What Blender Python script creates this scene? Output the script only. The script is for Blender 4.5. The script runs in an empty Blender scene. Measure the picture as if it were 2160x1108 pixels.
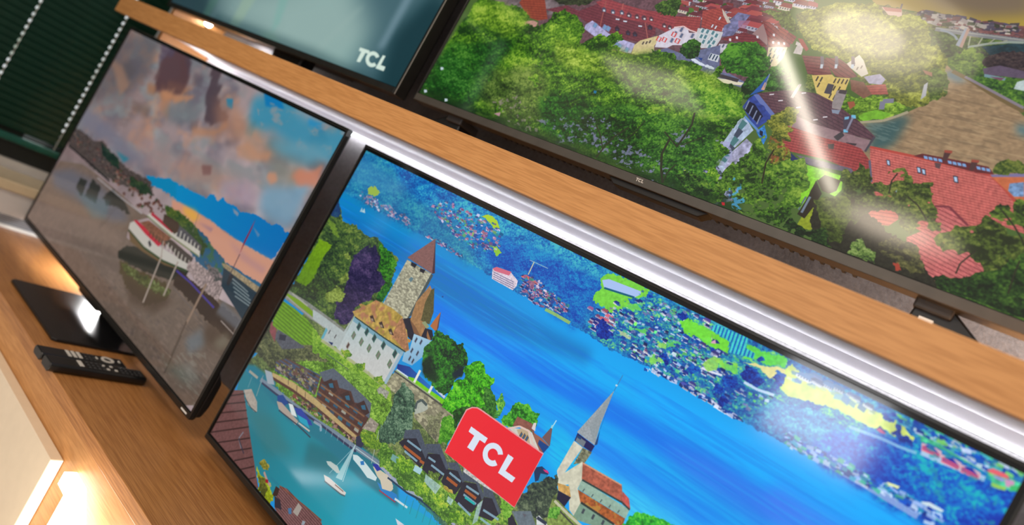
import bpy, bmesh, math, random
from mathutils import Matrix, Vector
import numpy as np

# ================================================================== the pictures on the screens

class Painter:
    """Paints one screen's picture into a plain colour array, by polygons, foliage, roofs and water."""
    def __init__(s, W, H, base, seed=1):
        s.W, s.H = W, H
        s.a = np.empty((H, W, 3), np.float32); s.a[:] = base
        s.rng = np.random.default_rng(seed)
        s.nc = {}
    # ---- noise -------------------------------------------------------
    def noise(s, cx, cy=None, seed=0, octv=1):
        cy = cy or cx
        key = (cx, cy, seed, octv)
        if key in s.nc: return s.nc[key]
        out = np.zeros((s.H, s.W), np.float32); amp = 1.0; tot = 0
        for o in range(octv):
            kx, ky = max(cx / 2 ** o, 1.0), max(cy / 2 ** o, 1.0)
            gw, gh = int(s.W / kx) + 3, int(s.H / ky) + 3
            g = np.random.default_rng(seed * 97 + o * 13 + int(cx * 7) + int(cy * 3)).random((gh, gw), np.float32)
            x = np.arange(s.W) / kx; y = np.arange(s.H) / ky
            xi = x.astype(int); yi = y.astype(int); fx = (x - xi); fy = (y - yi)
            fx = (fx * fx * (3 - 2 * fx)).astype(np.float32); fy = (fy * fy * (3 - 2 * fy)).astype(np.float32)
            r0 = g[yi][:, xi] * (1 - fx) + g[yi][:, xi + 1] * fx
            r1 = g[yi + 1][:, xi] * (1 - fx) + g[yi + 1][:, xi + 1] * fx
            out += amp * (r0 * (1 - fy)[:, None] + r1 * fy[:, None]); tot += amp; amp *= .55
        out /= tot
        s.nc[key] = out
        return out
    def cells(s, bb, size, seed, asp=1.0):
        """jittered cells in a box: nearest cell's random value and the offset to its centre"""
        x0, y0, x1, y1 = bb
        gw, gh = int((x1 - x0) / size) + 4, int((y1 - y0) / (size * asp)) + 4
        r = np.random.default_rng(seed)
        jx = r.random((gh, gw), np.float32); jy = r.random((gh, gw), np.float32); val = r.random((gh, gw), np.float32)
        X = (np.arange(x1 - x0, dtype=np.float32) / size)[None, :] + 1
        Y = (np.arange(y1 - y0, dtype=np.float32) / (size * asp))[:, None] + 1
        xi = X.astype(int); yi = Y.astype(int)
        best = np.full((y1 - y0, x1 - x0), 9e9, np.float32); bv = np.zeros_like(best); bx = np.zeros_like(best); by = np.zeros_like(best)
        for dy in (-1, 0, 1):
            for dx in (-1, 0, 1):
                cx = xi + dx; cy = yi + dy
                ox = X - (cx + jx[cy, cx]); oy = Y - (cy + jy[cy, cx])
                d = ox * ox + oy * oy
                m = d < best
                best = np.where(m, d, best); bv = np.where(m, val[cy, cx], bv); bx = np.where(m, ox, bx); by = np.where(m, oy, by)
        return bv, bx, by, np.sqrt(best)
    # ---- masks -------------------------------------------------------
    def px(s, pts):
        return np.array(pts, np.float32).reshape(-1, 2) / 10000. * (s.W, s.H)
    def mask(s, pts, rag=0, rs=12, soft=0):
        p = s.px(pts)
        pad = int(rag * 1.5 + soft * 3 + 2)
        x0 = max(int(p[:, 0].min()) - pad, 0); x1 = min(int(p[:, 0].max()) + pad + 2, s.W)
        y0 = max(int(p[:, 1].min()) - pad, 0); y1 = min(int(p[:, 1].max()) + pad + 2, s.H)
        if x1 <= x0 or y1 <= y0: return None
        big = (x1 - x0) * (y1 - y0) > 160000
        m = np.zeros((y1 - y0, x1 - x0), np.float32)
        subs = [(.5, .5)] if big or rag or soft else [(.17, .25), (.5, .25), (.83, .25), (.17, .75), (.5, .75), (.83, .75)]
        for sx, sy in subs:
            X = np.broadcast_to(np.arange(x0, x1, dtype=np.float32)[None, :] + sx, m.shape)
            Y = np.broadcast_to(np.arange(y0, y1, dtype=np.float32)[:, None] + sy, m.shape)
            if rag:
                n1 = s.noise(rs, rs, 5, 3)[y0:y1, x0:x1]; n2 = s.noise(rs, rs, 6, 3)[y0:y1, x0:x1]
                X = X + (n1 - .5) * rag * 4; Y = Y + (n2 - .5) * rag * 4
            ins = np.zeros(m.shape, bool)
            for i in range(len(p)):
                ax, ay = p[i]; bx, by = p[(i + 1) % len(p)]
                if ay == by: continue
                c = (ay > Y) != (by > Y)
                ins ^= c & (X < (bx - ax) * (Y - ay) / (by - ay) + ax)
            m += ins / len(subs)
        if soft:
            for _ in range(2): m = s.blur(m, soft)
        return (x0, y0, x1, y1), m
    @staticmethod
    def blur(m, r):
        r = max(int(r), 1)
        for ax in (0, 1):
            q = np.pad(m, [(r + 1, r) if k == ax else (0, 0) for k in (0, 1)], mode='edge').cumsum(ax, dtype=np.float64)
            n = m.shape[ax]
            hi = np.take(q, np.arange(2 * r + 1, n + 2 * r + 1), ax); lo = np.take(q, np.arange(0, n), ax)
            m = ((hi - lo) / (2 * r + 1)).astype(np.float32)
        return m
    def put(s, bb, m, col, alpha=1):
        x0, y0, x1, y1 = bb
        v = s.a[y0:y1, x0:x1]
        k = (m * alpha)[..., None]
        v += (np.asarray(col, np.float32) - v) * k
    # ---- brushes -----------------------------------------------------
    def poly(s, pts, col, jit=0, js=6, alpha=1, soft=0, rag=0, rs=12, to=None, seed=3):
        r = s.mask(pts, rag, rs, soft)
        if r is None: return
        bb, m = r; x0, y0, x1, y1 = bb
        c = np.zeros(m.shape + (3,), np.float32) + np.asarray(col, np.float32)
        if to is not None:                       # to = (u0,v0,u1,v1, colour there)
            (ax, ay), (bx, by) = s.px(to[:4])
            X = np.arange(x0, x1)[None, :]; Y = np.arange(y0, y1)[:, None]
            t = np.clip(((X - ax) * (bx - ax) + (Y - ay) * (by - ay)) / ((bx - ax) ** 2 + (by - ay) ** 2), 0, 1)[..., None]
            c += (np.asarray(to[4], np.float32) - c) * t
        if jit:
            c *= (1 + jit * 2 * (s.noise(js, js, seed, 2)[y0:y1, x0:x1] - .5))[..., None]
        s.put(bb, m, c, alpha)
    def tree(s, pts, dark, mid, light, clump=40, leaf=6, rag=6, seed=1, gaps=None, gapth=.72, alpha=1, top=.35, soft=0):
        r = s.mask(pts, rag, max(rag * 3, 6), soft)
        if r is None: return
        bb, m = r; x0, y0, x1, y1 = bb
        v, ox, oy, d = s.cells(bb, clump * .8, seed * 11 + 1)
        v2, ox2, oy2, d2 = s.cells(bb, leaf * .8, seed * 17 + 5)
        H = s.noise(clump * 1.5, clump * 1.3, seed, 4); k = max(int(clump * .16), 1)
        E = (np.roll(H, -k, 0) - H)[y0:y1, x0:x1] * 2.6
        H2 = s.noise(leaf * 2.2, leaf * 1.9, seed + 3, 2); E2 = (np.roll(H2, -2, 0) - H2)[y0:y1, x0:x1]
        n = s.noise(clump * 3.2, clump * 2.6, seed + 1, 2)[y0:y1, x0:x1]
        fine = s.noise(max(leaf * .45, 2), max(leaf * .4, 2), seed + 2, 2)[y0:y1, x0:x1]
        L = .48 + 1.2 * E + (H[y0:y1, x0:x1] - .5) * .5 - oy * .22 - d * .10 + (v2 - .5) * .42 + E2 * .9 + (fine - .5) * .75 + (n - .5) * .8
        Y = np.linspace(0, 1, y1 - y0, dtype=np.float32)[:, None]
        L = np.clip(L + (0.5 - Y) * top, 0, 1)[..., None]
        dark, mid, light = (np.asarray(q, np.float32) for q in (dark, mid, light))
        c = np.where(L < .5, dark + (mid - dark) * L * 2, mid + (light - mid) * (L * 2 - 1))
        if gaps is not None:
            g = s.noise(leaf * 3.2, leaf * 2.4, seed + 40, 3)[y0:y1, x0:x1] + (s.noise(clump * 2, clump * 2, seed + 41, 1)[y0:y1, x0:x1] - .5) * .35
            m = m * (1 - np.clip((g - gapth) * 16, 0, 1))
        s.put(bb, m, c, alpha)
    def line(s, pts, col, w=3, alpha=1):
        p = s.px(pts)
        for i in range(len(p) - 1):
            d = p[i + 1] - p[i]; n = np.hypot(*d)
            if n < 1e-3: continue
            q = np.array([-d[1], d[0]]) / n * w / 2
            quad = np.array([p[i] + q, p[i + 1] + q, p[i + 1] - q, p[i] - q]) / (s.W, s.H) * 10000
            s.poly(quad, col, alpha=alpha)
    def roof(s, pts, col, dark, d1, sp1, d2=None, sp2=9, jit=.12, w=.28):
        """tiles: courses along direction d1 (picture px), spaced sp1, joints along d2"""
        r = s.mask(pts)
        if r is None: return
        bb, m = r; x0, y0, x1, y1 = bb
        X = np.arange(x0, x1)[None, :]; Y = np.arange(y0, y1)[:, None]
        def saw(d, sp):
            n = np.array([-d[1], d[0]], float); n /= np.hypot(*n)
            return ((X * n[0] + Y * n[1]) / sp) % 1.0
        k = np.clip((w - saw(d1, sp1)) * 6, 0, 1)
        if d2 is not None: k = np.maximum(k, np.clip((w * .7 - saw(d2, sp2)) * 5, 0, 1) * .6)
        c = np.asarray(col, np.float32) + (np.asarray(dark, np.float32) - np.asarray(col, np.float32)) * k[..., None]
        c *= (1 + jit * 2 * (s.noise(7, 7, 8, 3)[y0:y1, x0:x1] - .5))[..., None]
        s.put(bb, m, c)
    def stone(s, pts, col, size=7, con=.25, asp=.6, seed=4, rag=0):
        r = s.mask(pts, rag)
        if r is None: return
        bb, m = r
        v, ox, oy, d = s.cells(bb, size, seed, asp)
        c = np.asarray(col, np.float32) * (1 + con * (v - .5) * 1.2 - con * np.clip(d - .45, 0, 1))[..., None]
        s.put(bb, m, c)
    def blots(s, pts, cols, th, sx, sy, seed, alpha=1, sharp=12, rag=0):
        """patches of colour inside an outline wherever a noise is above th"""
        r = s.mask(pts, rag)
        if r is None: return
        bb, m = r; x0, y0, x1, y1 = bb
        n = s.noise(sx, sy, seed, 3)[y0:y1, x0:x1]
        k = np.clip((n - th) * sharp, 0, 1)
        s.put(bb, m * k, cols, alpha)
    def houses(s, pts, n, size, walls, roofs, seed=1, dark=(40, 40, 70), tilt=0.1, bush=None):
        """n little houses (gable roof, wall, window row) inside an outline, far ones first"""
        r = s.mask(pts)
        if r is None: return
        (x0, y0, x1, y1), m = r
        g = np.random.default_rng(seed); spots = []
        for _ in range(n * 30):
            if len(spots) >= n: break
            x, y = g.integers(x0, x1), g.integers(y0, y1)
            if m[y - y0, x - x0] > .5: spots.append((y, x))
        for y, x in sorted(spots):
            z = size * g.uniform(.65, 1.35); h = z * g.uniform(.4, .6); wc = np.array(walls[g.integers(len(walls))]) * g.uniform(.85, 1.05)
            rc = np.array(roofs[g.integers(len(roofs))]) * g.uniform(.75, 1.2)
            k = lambda q: np.array(q, float) / (s.W, s.H) * 10000
            t = tilt * z
            if bush is not None and g.random() < .5:
                bx = x + g.uniform(-1.5, 1.5) * z; bc = np.array(bush[g.integers(len(bush))]) * g.uniform(.7, 1.3)
                b = z * g.uniform(.3, .8); an = np.arange(8) * .785
                s.poly(k(np.stack([bx + b * np.cos(an) * g.uniform(.7, 1.2, 8), y + b * .8 * np.sin(an) * g.uniform(.7, 1.2, 8)], 1)), bc)
            s.poly(k([(x - z, y), (x + z * .8, y + t), (x + z * .8, y + h + t), (x - z, y + h)]), wc)
            s.poly(k([(x - z * 1.15, y + 1), (x - z * .55, y - h * 1.05), (x + z * .65, y - h), (x + z * .95, y + 1 + t)]), rc)
            if z > 5:
                for q in np.arange(-.75, .7, .36): s.poly(k([(x + q * z, y + h * .3), (x + (q + .16) * z, y + h * .3), (x + (q + .16) * z, y + h * .75), (x + q * z, y + h * .75)]), dark, alpha=.75)
    def windows(s, spots, w, h, frame, pane, sk=0.0):
        for q in s.px(spots):
            x, y = q
            k = lambda z: np.array(z, float) / (s.W, s.H) * 10000
            s.poly(k([(x - w, y - h - sk * w), (x + w, y - h + sk * w), (x + w, y + h + sk * w), (x - w, y + h - sk * w)]), frame)
            s.poly(k([(x - w * .5, y - h * .85 - sk * w * .5), (x + w * .5, y - h * .85 + sk * w * .5), (x + w * .5, y + h * .85 + sk * w * .5), (x - w * .5, y + h * .85 - sk * w * .5)]), pane)
    def speck(s, pts, n, size, cols, asp=.45, seed=1, alpha=.9):
        """n small flat dabs of mixed colours inside an outline"""
        r = s.mask(pts)
        if r is None: return
        (x0, y0, x1, y1), m = r
        g = np.random.default_rng(seed + 500); c = 0
        for _ in range(n * 12):
            if c >= n: break
            x, y = g.uniform(x0, x1 - 1), g.uniform(y0, y1 - 1)
            if m[int(y) - y0, int(x) - x0] < .5: continue
            c += 1; a = size * g.uniform(.4, 1.5); b = a * asp * g.uniform(.5, 1.5); t = g.uniform(-.25, .35)
            ca, sa = np.cos(t), np.sin(t); q = np.array([(-a, -b), (a * .8, -b * 1.2), (a, b * .8), (-a * .9, b)]) * g.uniform(.75, 1.2, (4, 2))
            q = np.stack([x + q[:, 0] * ca - q[:, 1] * sa, y + q[:, 0] * sa + q[:, 1] * ca], 1) / (s.W, s.H) * 10000
            s.poly(q, np.array(cols[g.integers(len(cols))]) * g.uniform(.85, 1.12), alpha=alpha)
    def grain(s, amt, seed=77):
        n = s.noise(2, 2, seed, 1); s.a *= (1 + amt * (n - .5))[..., None]

def run_ops(W, H, base, ops, seed=1):
    p = Painter(W, H, base, seed)
    for name, pts, kw in ops: getattr(p, name)(pts, **kw)
    return np.clip(p.a, 0, 255)

def rec(text):
    """reads the brush strokes: one call per line, points in ten-thousandths of the screen's width and height"""
    out = []
    def brush(n):
        def f(pts, **kw): out.append((n, pts, kw))
        return f
    ns = {n: brush(n) for n in ('poly', 'tree', 'line', 'roof', 'stone', 'blots', 'houses', 'windows', 'speck')}
    exec(text, ns)
    return out
PIC1 = (1280, 720, (112, 96, 98), rec('''
poly([-200,-200,10200,-200,10200,10200,-200,10200],col=(122,104,104),to=[1500,500,7500,3800,(160,144,146)],jit=0.12,js=60)
blots([-1631,-12,10255,-468,10318,4527,7847,5332,5373,5059,-572,5566],cols=(96,92,104),th=0.5,sx=120,sy=70,seed=3,alpha=0.8,sharp=5)
blots([-1631,-12,10255,-468,10318,4527,7847,5332,5373,5059,-572,5566],cols=(120,128,130),th=0.52,sx=110,sy=50,seed=4,alpha=0.6,sharp=5)
blots([-1631,-12,10255,-468,10318,4527,7847,5332,5373,5059,-572,5566],cols=(184,130,100),th=0.54,sx=80,sy=50,seed=5,alpha=0.65,sharp=3)
blots([-1631,-12,10255,-468,10318,4527,7847,5332,5373,5059,-572,5566],cols=(140,156,160),th=0.56,sx=100,sy=40,seed=9,alpha=0.5,sharp=3)
poly([6797,235,7353,-34,8154,-20,9099,147,10020,-37,10125,1068,9501,941,8805,1216,7937,1038,7192,1444],col=(44,132,164),soft=14,alpha=0.85)
poly([7088,-11,7732,-81,8007,189,7370,374],col=(0,110,170),soft=3,alpha=0.9)
poly([8834,93,9399,50,9383,249,8938,297],col=(10,130,190),soft=6,alpha=0.8)
poly([5903,781,6162,690,6330,1043,6084,1022],col=(0,120,170),soft=2,alpha=0.9)
poly([7131,1337,7339,947,7475,1566,7198,1581],col=(60,120,140),soft=5,alpha=0.7)
blots([6797,235,10020,-37,10125,1068,7845,1360],cols=(150,140,140),th=0.55,sx=40,sy=24,seed=7,alpha=0.6,sharp=6)
poly([8050,1246,9045,1206,9956,1170,9988,1458,9157,1654,8016,1670],col=(90,108,110),soft=10,alpha=0.6)
poly([6294,916,7517,1267,8428,1698,8492,2056,7774,2218,6744,1688],col=(176,128,98),soft=12,alpha=0.55)
poly([9116,1807,9793,1518,9849,1854,9319,2191],col=(176,122,104),soft=10,alpha=0.7)
poly([2409,846,2427,416,2664,-436,3340,-209,3935,507,4340,1428,3714,1611,2943,1858],col=(72,54,64),soft=6,alpha=0.9,rag=12,rs=40)
poly([4077,444,4570,382,4801,896,4386,935],col=(84,74,84),soft=8,alpha=0.7)
poly([1826,-196,2406,-251,3140,119,3562,916,3240,1307,2764,1193],col=(78,66,84),soft=7,alpha=0.8,rag=10,rs=36)
poly([4770,-18,5176,33,5527,552,5477,876,6217,1246,6319,1484,5999,1874,5553,1813,5091,1063,5070,615],col=(70,56,64),soft=4,alpha=0.9,rag=10,rs=36)
poly([5010,2175,5334,2004,5482,2376,5227,2516],col=(96,74,74),soft=5,alpha=0.6)
poly([6316,3446,6723,3198,6792,3441,6472,3567],col=(96,64,66),soft=4,alpha=0.7)
poly([75,1853,885,1326,1521,1578,1293,2205,566,2181],col=(78,66,64),soft=12,alpha=0.7)
poly([2827,1913,3734,1642,4309,1522,4286,1770,3490,2003],col=(150,104,76),soft=7,alpha=0.8)
poly([2292,1744,2853,1652,2955,2100,2558,2125],col=(150,104,76),soft=7,alpha=0.8)
poly([5220,2368,6219,1974,6319,1484,6566,1642,6173,2292,5397,2649],col=(164,116,86),soft=7,alpha=0.75)
poly([3198,1244,3796,1131,4406,1082,4143,1524,3331,1592],col=(164,116,86),soft=7,alpha=0.75)
poly([2936,1447,3715,1732,4127,2641,3601,2433],col=(164,116,86),soft=7,alpha=0.75)
poly([5466,882,6401,862,7182,1449,7157,2164,6149,2013],col=(164,116,92),soft=20,alpha=0.6)
poly([3661,2403,4131,1530,5238,1600,5266,2192,4331,2690],col=(104,112,116),soft=14,alpha=0.7)
poly([-71,4304,1311,4125,3157,4465,4558,4437,3488,4923,1707,4953,261,5042],col=(106,106,124),soft=14,alpha=0.7)
poly([2670,4996,3447,4866,3232,5158],col=(30,116,140),soft=4,alpha=0.8)
poly([2731,3877,5004,3709,7173,3204,6186,4181,4360,4714],col=(150,122,118),soft=24,alpha=0.6)
poly([-474,217,1731,-161,2298,1454,1611,2648,223,3664,-28,4604],col=(84,80,86),soft=22,alpha=0.65)
poly([-135,1732,586,1655,1533,2243,1346,2887],col=(150,114,94),soft=8,alpha=0.7)
poly([2663,1503,2412,651,2960,-56,3780,377,4142,1126,3977,1508,3152,1749],col=(84,58,60),soft=5,alpha=0.75,rag=12,rs=36)
poly([3056,1795,4383,1413,4682,1169,4465,1721,3526,1931],col=(176,124,92),soft=5,alpha=0.8,rag=8,rs=30)
poly([1999,2788,3071,2573,3242,3008,2388,3133],col=(100,80,72),soft=8,alpha=0.6)
poly([65,4091,1479,4264,3177,4607,4408,4688,3102,5069,952,4998,-121,5120],col=(112,110,124),soft=12,alpha=0.6)
poly([2589,4949,3388,4898,3251,5084],col=(40,112,130),soft=3,alpha=0.8)
poly([5356,3525,6756,3215,8138,3017,7129,3829,5815,4233],col=(164,128,112),soft=16,alpha=0.6)
poly([7152,3562,8104,2958,8785,3307,8491,3782,7731,3932],col=(156,136,152),soft=16,alpha=0.75)
poly([8619,2867,9846,1852,9974,3175,9910,3590,9302,3686,8854,3573],col=(112,150,174),soft=14,alpha=0.85)
poly([8241,1748,9460,1642,9512,2291,8812,2508],col=(124,122,108),soft=14,alpha=0.6)
poly([9275,1908,9970,1292,9997,2015,9574,2137],col=(192,122,96),soft=6,alpha=0.85,rag=8,rs=30)
poly([8009,1397,8840,1007,9878,568,10009,862,9508,1461,8538,1574],col=(84,146,168),soft=12,alpha=0.8)
poly([8552,2317,8771,2221,8954,2418,8802,2632,8591,2530],col=(192,134,104),soft=4,alpha=0.8)
poly([7125,2148,7445,1797,7936,1926,8301,1713,8373,1990,7825,2318,7372,2422],col=(184,130,98),soft=6,alpha=0.6)
poly([6335,3385,6669,3225,6839,3505,6564,3677],col=(112,78,76),soft=3,alpha=0.7)
poly([4441,4973,5052,4745,5519,4489,5888,4514,6316,4385,6670,4941,6555,5020,5689,5014,4868,5168],col=(0,122,168),rag=3,rs=10)
poly([5810,4547,6524,4392,7121,4272,7134,4095,7300,4036,7537,4128,7626,3904,7851,4016,8136,3888,8362,3989,8672,3815,8896,3761,9323,3724,9416,3757,9541,3577,9774,3576,9877,3688,10041,3570,9959,4552,9902,4648,9278,4748,8673,4812,8104,4852,7645,4829,7046,4913,6154,5073],col=(0,126,180),rag=2,rs=8,to=[6138,4732,9960,4219,(0,104,172)])
poly([8085,4019,8349,4038,8375,4156,8211,4133],col=(150,140,150),soft=1,alpha=0.8)
poly([8939,4119,9268,4206,9256,4322],col=(120,130,160),soft=1,alpha=0.7)
poly([5969,5108,6305,4989,7046,4913,7645,4829,8104,4852,8673,4812,9278,4748,10092,4597,10115,5568,9391,5635,8671,5661,8069,5523,7531,5388,6881,5264,6169,5412],col=(192,138,116),soft=2)
poly([6446,5050,6934,4888,7281,4985,7090,5287,6669,5241],col=(210,156,72),soft=6)
poly([8433,4973,9284,5034,9935,4977,9889,5162,9149,5214],col=(160,120,128),soft=6,alpha=0.7)
poly([7288,5147,7840,5001,7847,5159],col=(140,110,126),soft=3,alpha=0.7)
poly([6363,5236,6926,5488,7414,5349,7791,5363,8081,5514,8517,5544,8756,5634,9415,5540,10109,5426,10130,5994,9329,6216,7893,6264,6661,5848],col=(8,70,98),rag=2,rs=7,to=[6858,5536,9539,5893,(14,84,120)])
blots([7272,5576,7826,5419,8761,5670,8804,6026,7948,6059],cols=(50,90,50),th=0.5,sx=14,sy=8,seed=19,alpha=0.7)
tree([5805,5456,6535,5248,7235,5324,7958,5619,7974,6011,7289,5911,6261,5873],dark=(20,44,26),mid=(44,72,34),light=(96,104,40),clump=12,leaf=4,rag=3,seed=6)
poly([-304,5347,271,5218,1416,5205,1707,4953,2309,5122,3504,5237,4796,5064,5254,5454,3617,5974,2201,6203,86,6141],col=(70,60,58),jit=0.35,js=5,rag=3,rs=6)
houses([44,5434,1511,5325,3248,5475,4737,5256,4541,5537,3072,5830,1548,5999,168,5911],n=60,size=8,walls=[(120,100,92),(140,114,100),(96,84,84)],roofs=[(90,56,50),(70,50,52),(60,60,64)],seed=7,dark=(50,40,44),bush=[(24,36,24),(30,50,30)])
houses([3246,5472,4349,5265,5217,5399,5907,5608,5708,6115,4433,6228,3086,6146],n=70,size=8,walls=[(130,108,96),(150,124,108)],roofs=[(100,62,54),(80,54,52)],seed=8,dark=(50,40,44),bush=[(24,40,24),(34,60,30)])
tree([1670,5061,2309,5122,2919,5181,3248,5475,2782,5595,2120,5487],dark=(10,24,26),mid=(20,44,36),light=(40,60,40),clump=8,leaf=4,rag=4,seed=9)
tree([3849,5422,4735,5253,5152,5442,4652,5694,4046,5695],dark=(20,34,26),mid=(34,54,34),light=(60,74,44),clump=8,leaf=4,rag=4,seed=10)
line([86,6141,1642,6116,3088,6149],col=(24,22,26),w=5)
poly([83,6959,1347,6376,2266,6286,3816,6242,5057,6267,5548,6152,4881,6848,5078,7394,7005,7246,10374,6399,11442,8308,8958,10856,-337,10629,-231,9909,-105,7897],col=(110,92,82),to=[1639,7670,7581,8848,(96,82,72)],jit=0.08,js=12)
poly([-73,7602,970,6870,2465,6540,4271,6572,4881,6848,4060,7428,2403,7674,573,8011],col=(92,94,106),soft=12,alpha=0.8)
poly([310,8361,2648,7675,4946,7491,5033,7884,3160,8310,633,9046],col=(118,98,86),soft=14,alpha=0.6)
poly([1667,7393,1639,6892,2017,6739,2225,7455],col=(34,36,32),rag=4,rs=8,alpha=0.85)
poly([2305,7402,2261,6585,2831,6557,3026,7254],col=(34,36,32),rag=4,rs=8,alpha=0.85)
poly([3161,6835,3403,6270,4333,6374,4733,6644,3990,6763,3517,7004],col=(34,36,32),rag=4,rs=8,alpha=0.85)
poly([1760,7505,3582,6799,3839,7425,3211,7784],col=(84,112,120),soft=8,alpha=0.5)
line([2456,6378,3896,6349,5158,6273],col=(170,166,170),w=4,alpha=0.7)
line([3990,6763,3887,7631],col=(50,46,44),w=2,alpha=0.5)
line([3882,6877,3861,7713],col=(50,46,44),w=2,alpha=0.5)
line([3772,6991,3836,7795],col=(50,46,44),w=2,alpha=0.5)
line([3662,7107,3810,7877],col=(50,46,44),w=2,alpha=0.5)
line([3551,7223,3784,7959],col=(50,46,44),w=2,alpha=0.5)
poly([2534,9344,4783,8380,6330,8067,4886,9068],col=(84,72,66),soft=14,alpha=0.6)
blots([-337,10629,4740,7488,9423,6981,10816,7188,10896,9452,7098,10669],cols=(126,106,98),th=0.6,sx=30,sy=5,seed=12,alpha=0.4,sharp=6)
blots([4129,9511,6979,7970,9522,7146,10856,8323,8428,10083],cols=(70,62,60),th=0.6,sx=26,sy=4,seed=13,alpha=0.5,sharp=6)
poly([5041,8031,5239,7616,5918,7219,6881,7061,7841,6655,7782,7177,6792,7697,5767,8073,5185,8225],col=(24,28,20),rag=2,rs=8)
poly([5267,8199,6264,7974,7249,7610,7642,7702,7577,8098,7070,8736,6117,8820,5531,8556],col=(66,54,30),rag=4,rs=10)
tree([5384,8222,6297,8021,7583,7613,7624,7922,6817,8244,5849,8451],dark=(40,44,18),mid=(64,70,24),light=(110,124,76),clump=16,leaf=6,rag=5,seed=14)
poly([5725,8550,6879,8334,7891,7833,7463,8676,6497,9081],col=(56,40,28),soft=10,alpha=0.7)
poly([4945,7048,4899,6874,5017,6691,6423,6768,7755,6520,7795,6706,6721,7079,5884,7171],col=(176,172,164))
line([4980,7122,5911,7210,6812,7086,7754,6765],col=(30,56,24),w=6)
poly([5011,7138,5938,7248,6831,7114,7579,6863,6943,7154,5925,7361,5279,7398],col=(92,70,40))
poly([4969,6694,5100,6602,5762,6596,6462,6631,6400,6799,5707,6784],col=(170,20,50))
line([5966,6890,6127,6990],col=(40,40,50),w=9)
poly([5273,6571,5555,6297,6668,6228,6597,6637,6080,6659],col=(110,70,54),jit=0.3,js=5)
line([5807,6527,5877,6734],col=(44,34,34),w=4)
line([5964,6516,6033,6722],col=(44,34,34),w=4)
line([6120,6506,6188,6711],col=(44,34,34),w=4)
line([6274,6495,6341,6699],col=(44,34,34),w=4)
line([6425,6485,6492,6688],col=(44,34,34),w=4)
line([6575,6475,6641,6676],col=(44,34,34),w=4)
poly([5374,6199,5489,5999,6141,5957,6945,5883,7808,5867,7911,6093,7438,6146,6489,6215],col=(180,176,166))
line([5503,6019,6614,6017],col=(160,24,50),w=8)
line([5394,6200,6563,6197,7871,6090],col=(90,104,60),w=3)
poly([5974,5708,6612,5625,6852,5739,6719,6048,6081,6000],col=(60,44,36))
poly([6732,5682,7051,5666,7803,5735,7837,5913,7319,5958,6808,6054],col=(70,70,76),jit=0.2)
line([6883,5787,6951,6020],col=(190,186,176),w=4)
line([7048,5787,7115,6019],col=(190,186,176),w=4)
line([7210,5788,7276,6018],col=(190,186,176),w=4)
line([7370,5789,7435,6017],col=(190,186,176),w=4)
line([7528,5789,7592,6016],col=(190,186,176),w=4)
line([7683,5790,7747,6015],col=(190,186,176),w=4)
poly([6501,6494,6700,6276,7744,6256,7755,6520,7263,6626],col=(56,50,48))
line([6677,6435,6747,6668],col=(184,178,166),w=4)
line([6845,6431,6913,6662],col=(184,178,166),w=4)
line([7010,6427,7077,6657],col=(184,178,166),w=4)
line([7172,6423,7239,6651],col=(184,178,166),w=4)
line([7333,6419,7398,6646],col=(184,178,166),w=4)
line([7491,6416,7556,6641],col=(184,178,166),w=4)
line([7647,6412,7711,6636],col=(184,178,166),w=4)
poly([7644,6469,7905,6267,9040,6221,9136,6846,8347,6852,7708,6692],col=(140,124,122),jit=0.45,js=4)
tree([8109,6108,8764,5991,9133,6146,8705,6364],dark=(40,50,50),mid=(90,84,84),light=(140,120,124),clump=8,leaf=4,rag=3,seed=15)
poly([7472,6947,8347,6852,9136,6846,9957,6765,9984,7477,9068,7544,8268,7448,7578,7481],col=(40,26,18),rag=3,rs=10)
line([7425,6998,8040,6968,9121,7051],col=(54,44,130),w=5)
line([9490,7206,10027,7241],col=(150,140,136),w=3)
line([7607,7525,8829,7624],col=(90,80,76),w=3)
poly([9249,6687,10042,6690,10013,7083,9242,7137],col=(92,96,104),soft=5,alpha=0.8)
poly([9252,7383,10022,7320,10020,7982,9143,8244],col=(66,50,38),soft=12,alpha=0.8)
line([6472,6515,6705,7055],col=(150,136,126),w=5)
line([6686,6963,6925,8719],col=(150,136,126),w=7)
line([7323,6718,7462,7989],col=(150,136,126),w=7)
line([8541,6628,8599,8086],col=(128,106,90),w=9)
line([8573,8044,8672,9260],col=(74,60,50),w=6)
line([8646,8513,8749,9848],col=(70,60,52),w=5)
poly([8762,5786,9420,5687,10015,5761,10125,5852,10433,5882,9999,6694,8992,6340],col=(14,42,56))
poly([8645,5760,8796,5658,9996,5555,10006,5746,8802,5810],col=(140,124,96),jit=0.25,js=4)
line([9147,5906,9784,5915],col=(150,156,156),w=3,alpha=0.7)
line([9236,6003,9873,5990],col=(150,156,156),w=3,alpha=0.7)
line([9325,6098,9960,6065],col=(150,156,156),w=3,alpha=0.7)
line([9412,6193,10047,6138],col=(150,156,156),w=3,alpha=0.7)
line([9499,6287,10133,6211],col=(150,156,156),w=3,alpha=0.7)
poly([9030,5846,9183,5801,9187,6181,9101,6174],col=(20,24,34))
poly([8917,3856,8969,4269,9008,5137,8938,4679],col=(124,20,48))
line([9016,5123,9061,5898],col=(60,44,60),w=3)
line([7132,4907,7274,5574],col=(110,100,100),w=2)
poly([8795,8508,9108,7839,9450,8163,9121,8785],col=(96,112,124),soft=9,alpha=0.6)
poly([9578,7920,9827,7322,10058,7603,9873,7958],col=(120,116,100),soft=9,alpha=0.6)
poly([8834,9506,9338,8898,9941,9183,9317,9550],col=(104,108,104),soft=9,alpha=0.6)
poly([8439,9622,9115,9238,9682,9440,8939,9664],col=(84,88,78),soft=9,alpha=0.6)
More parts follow.
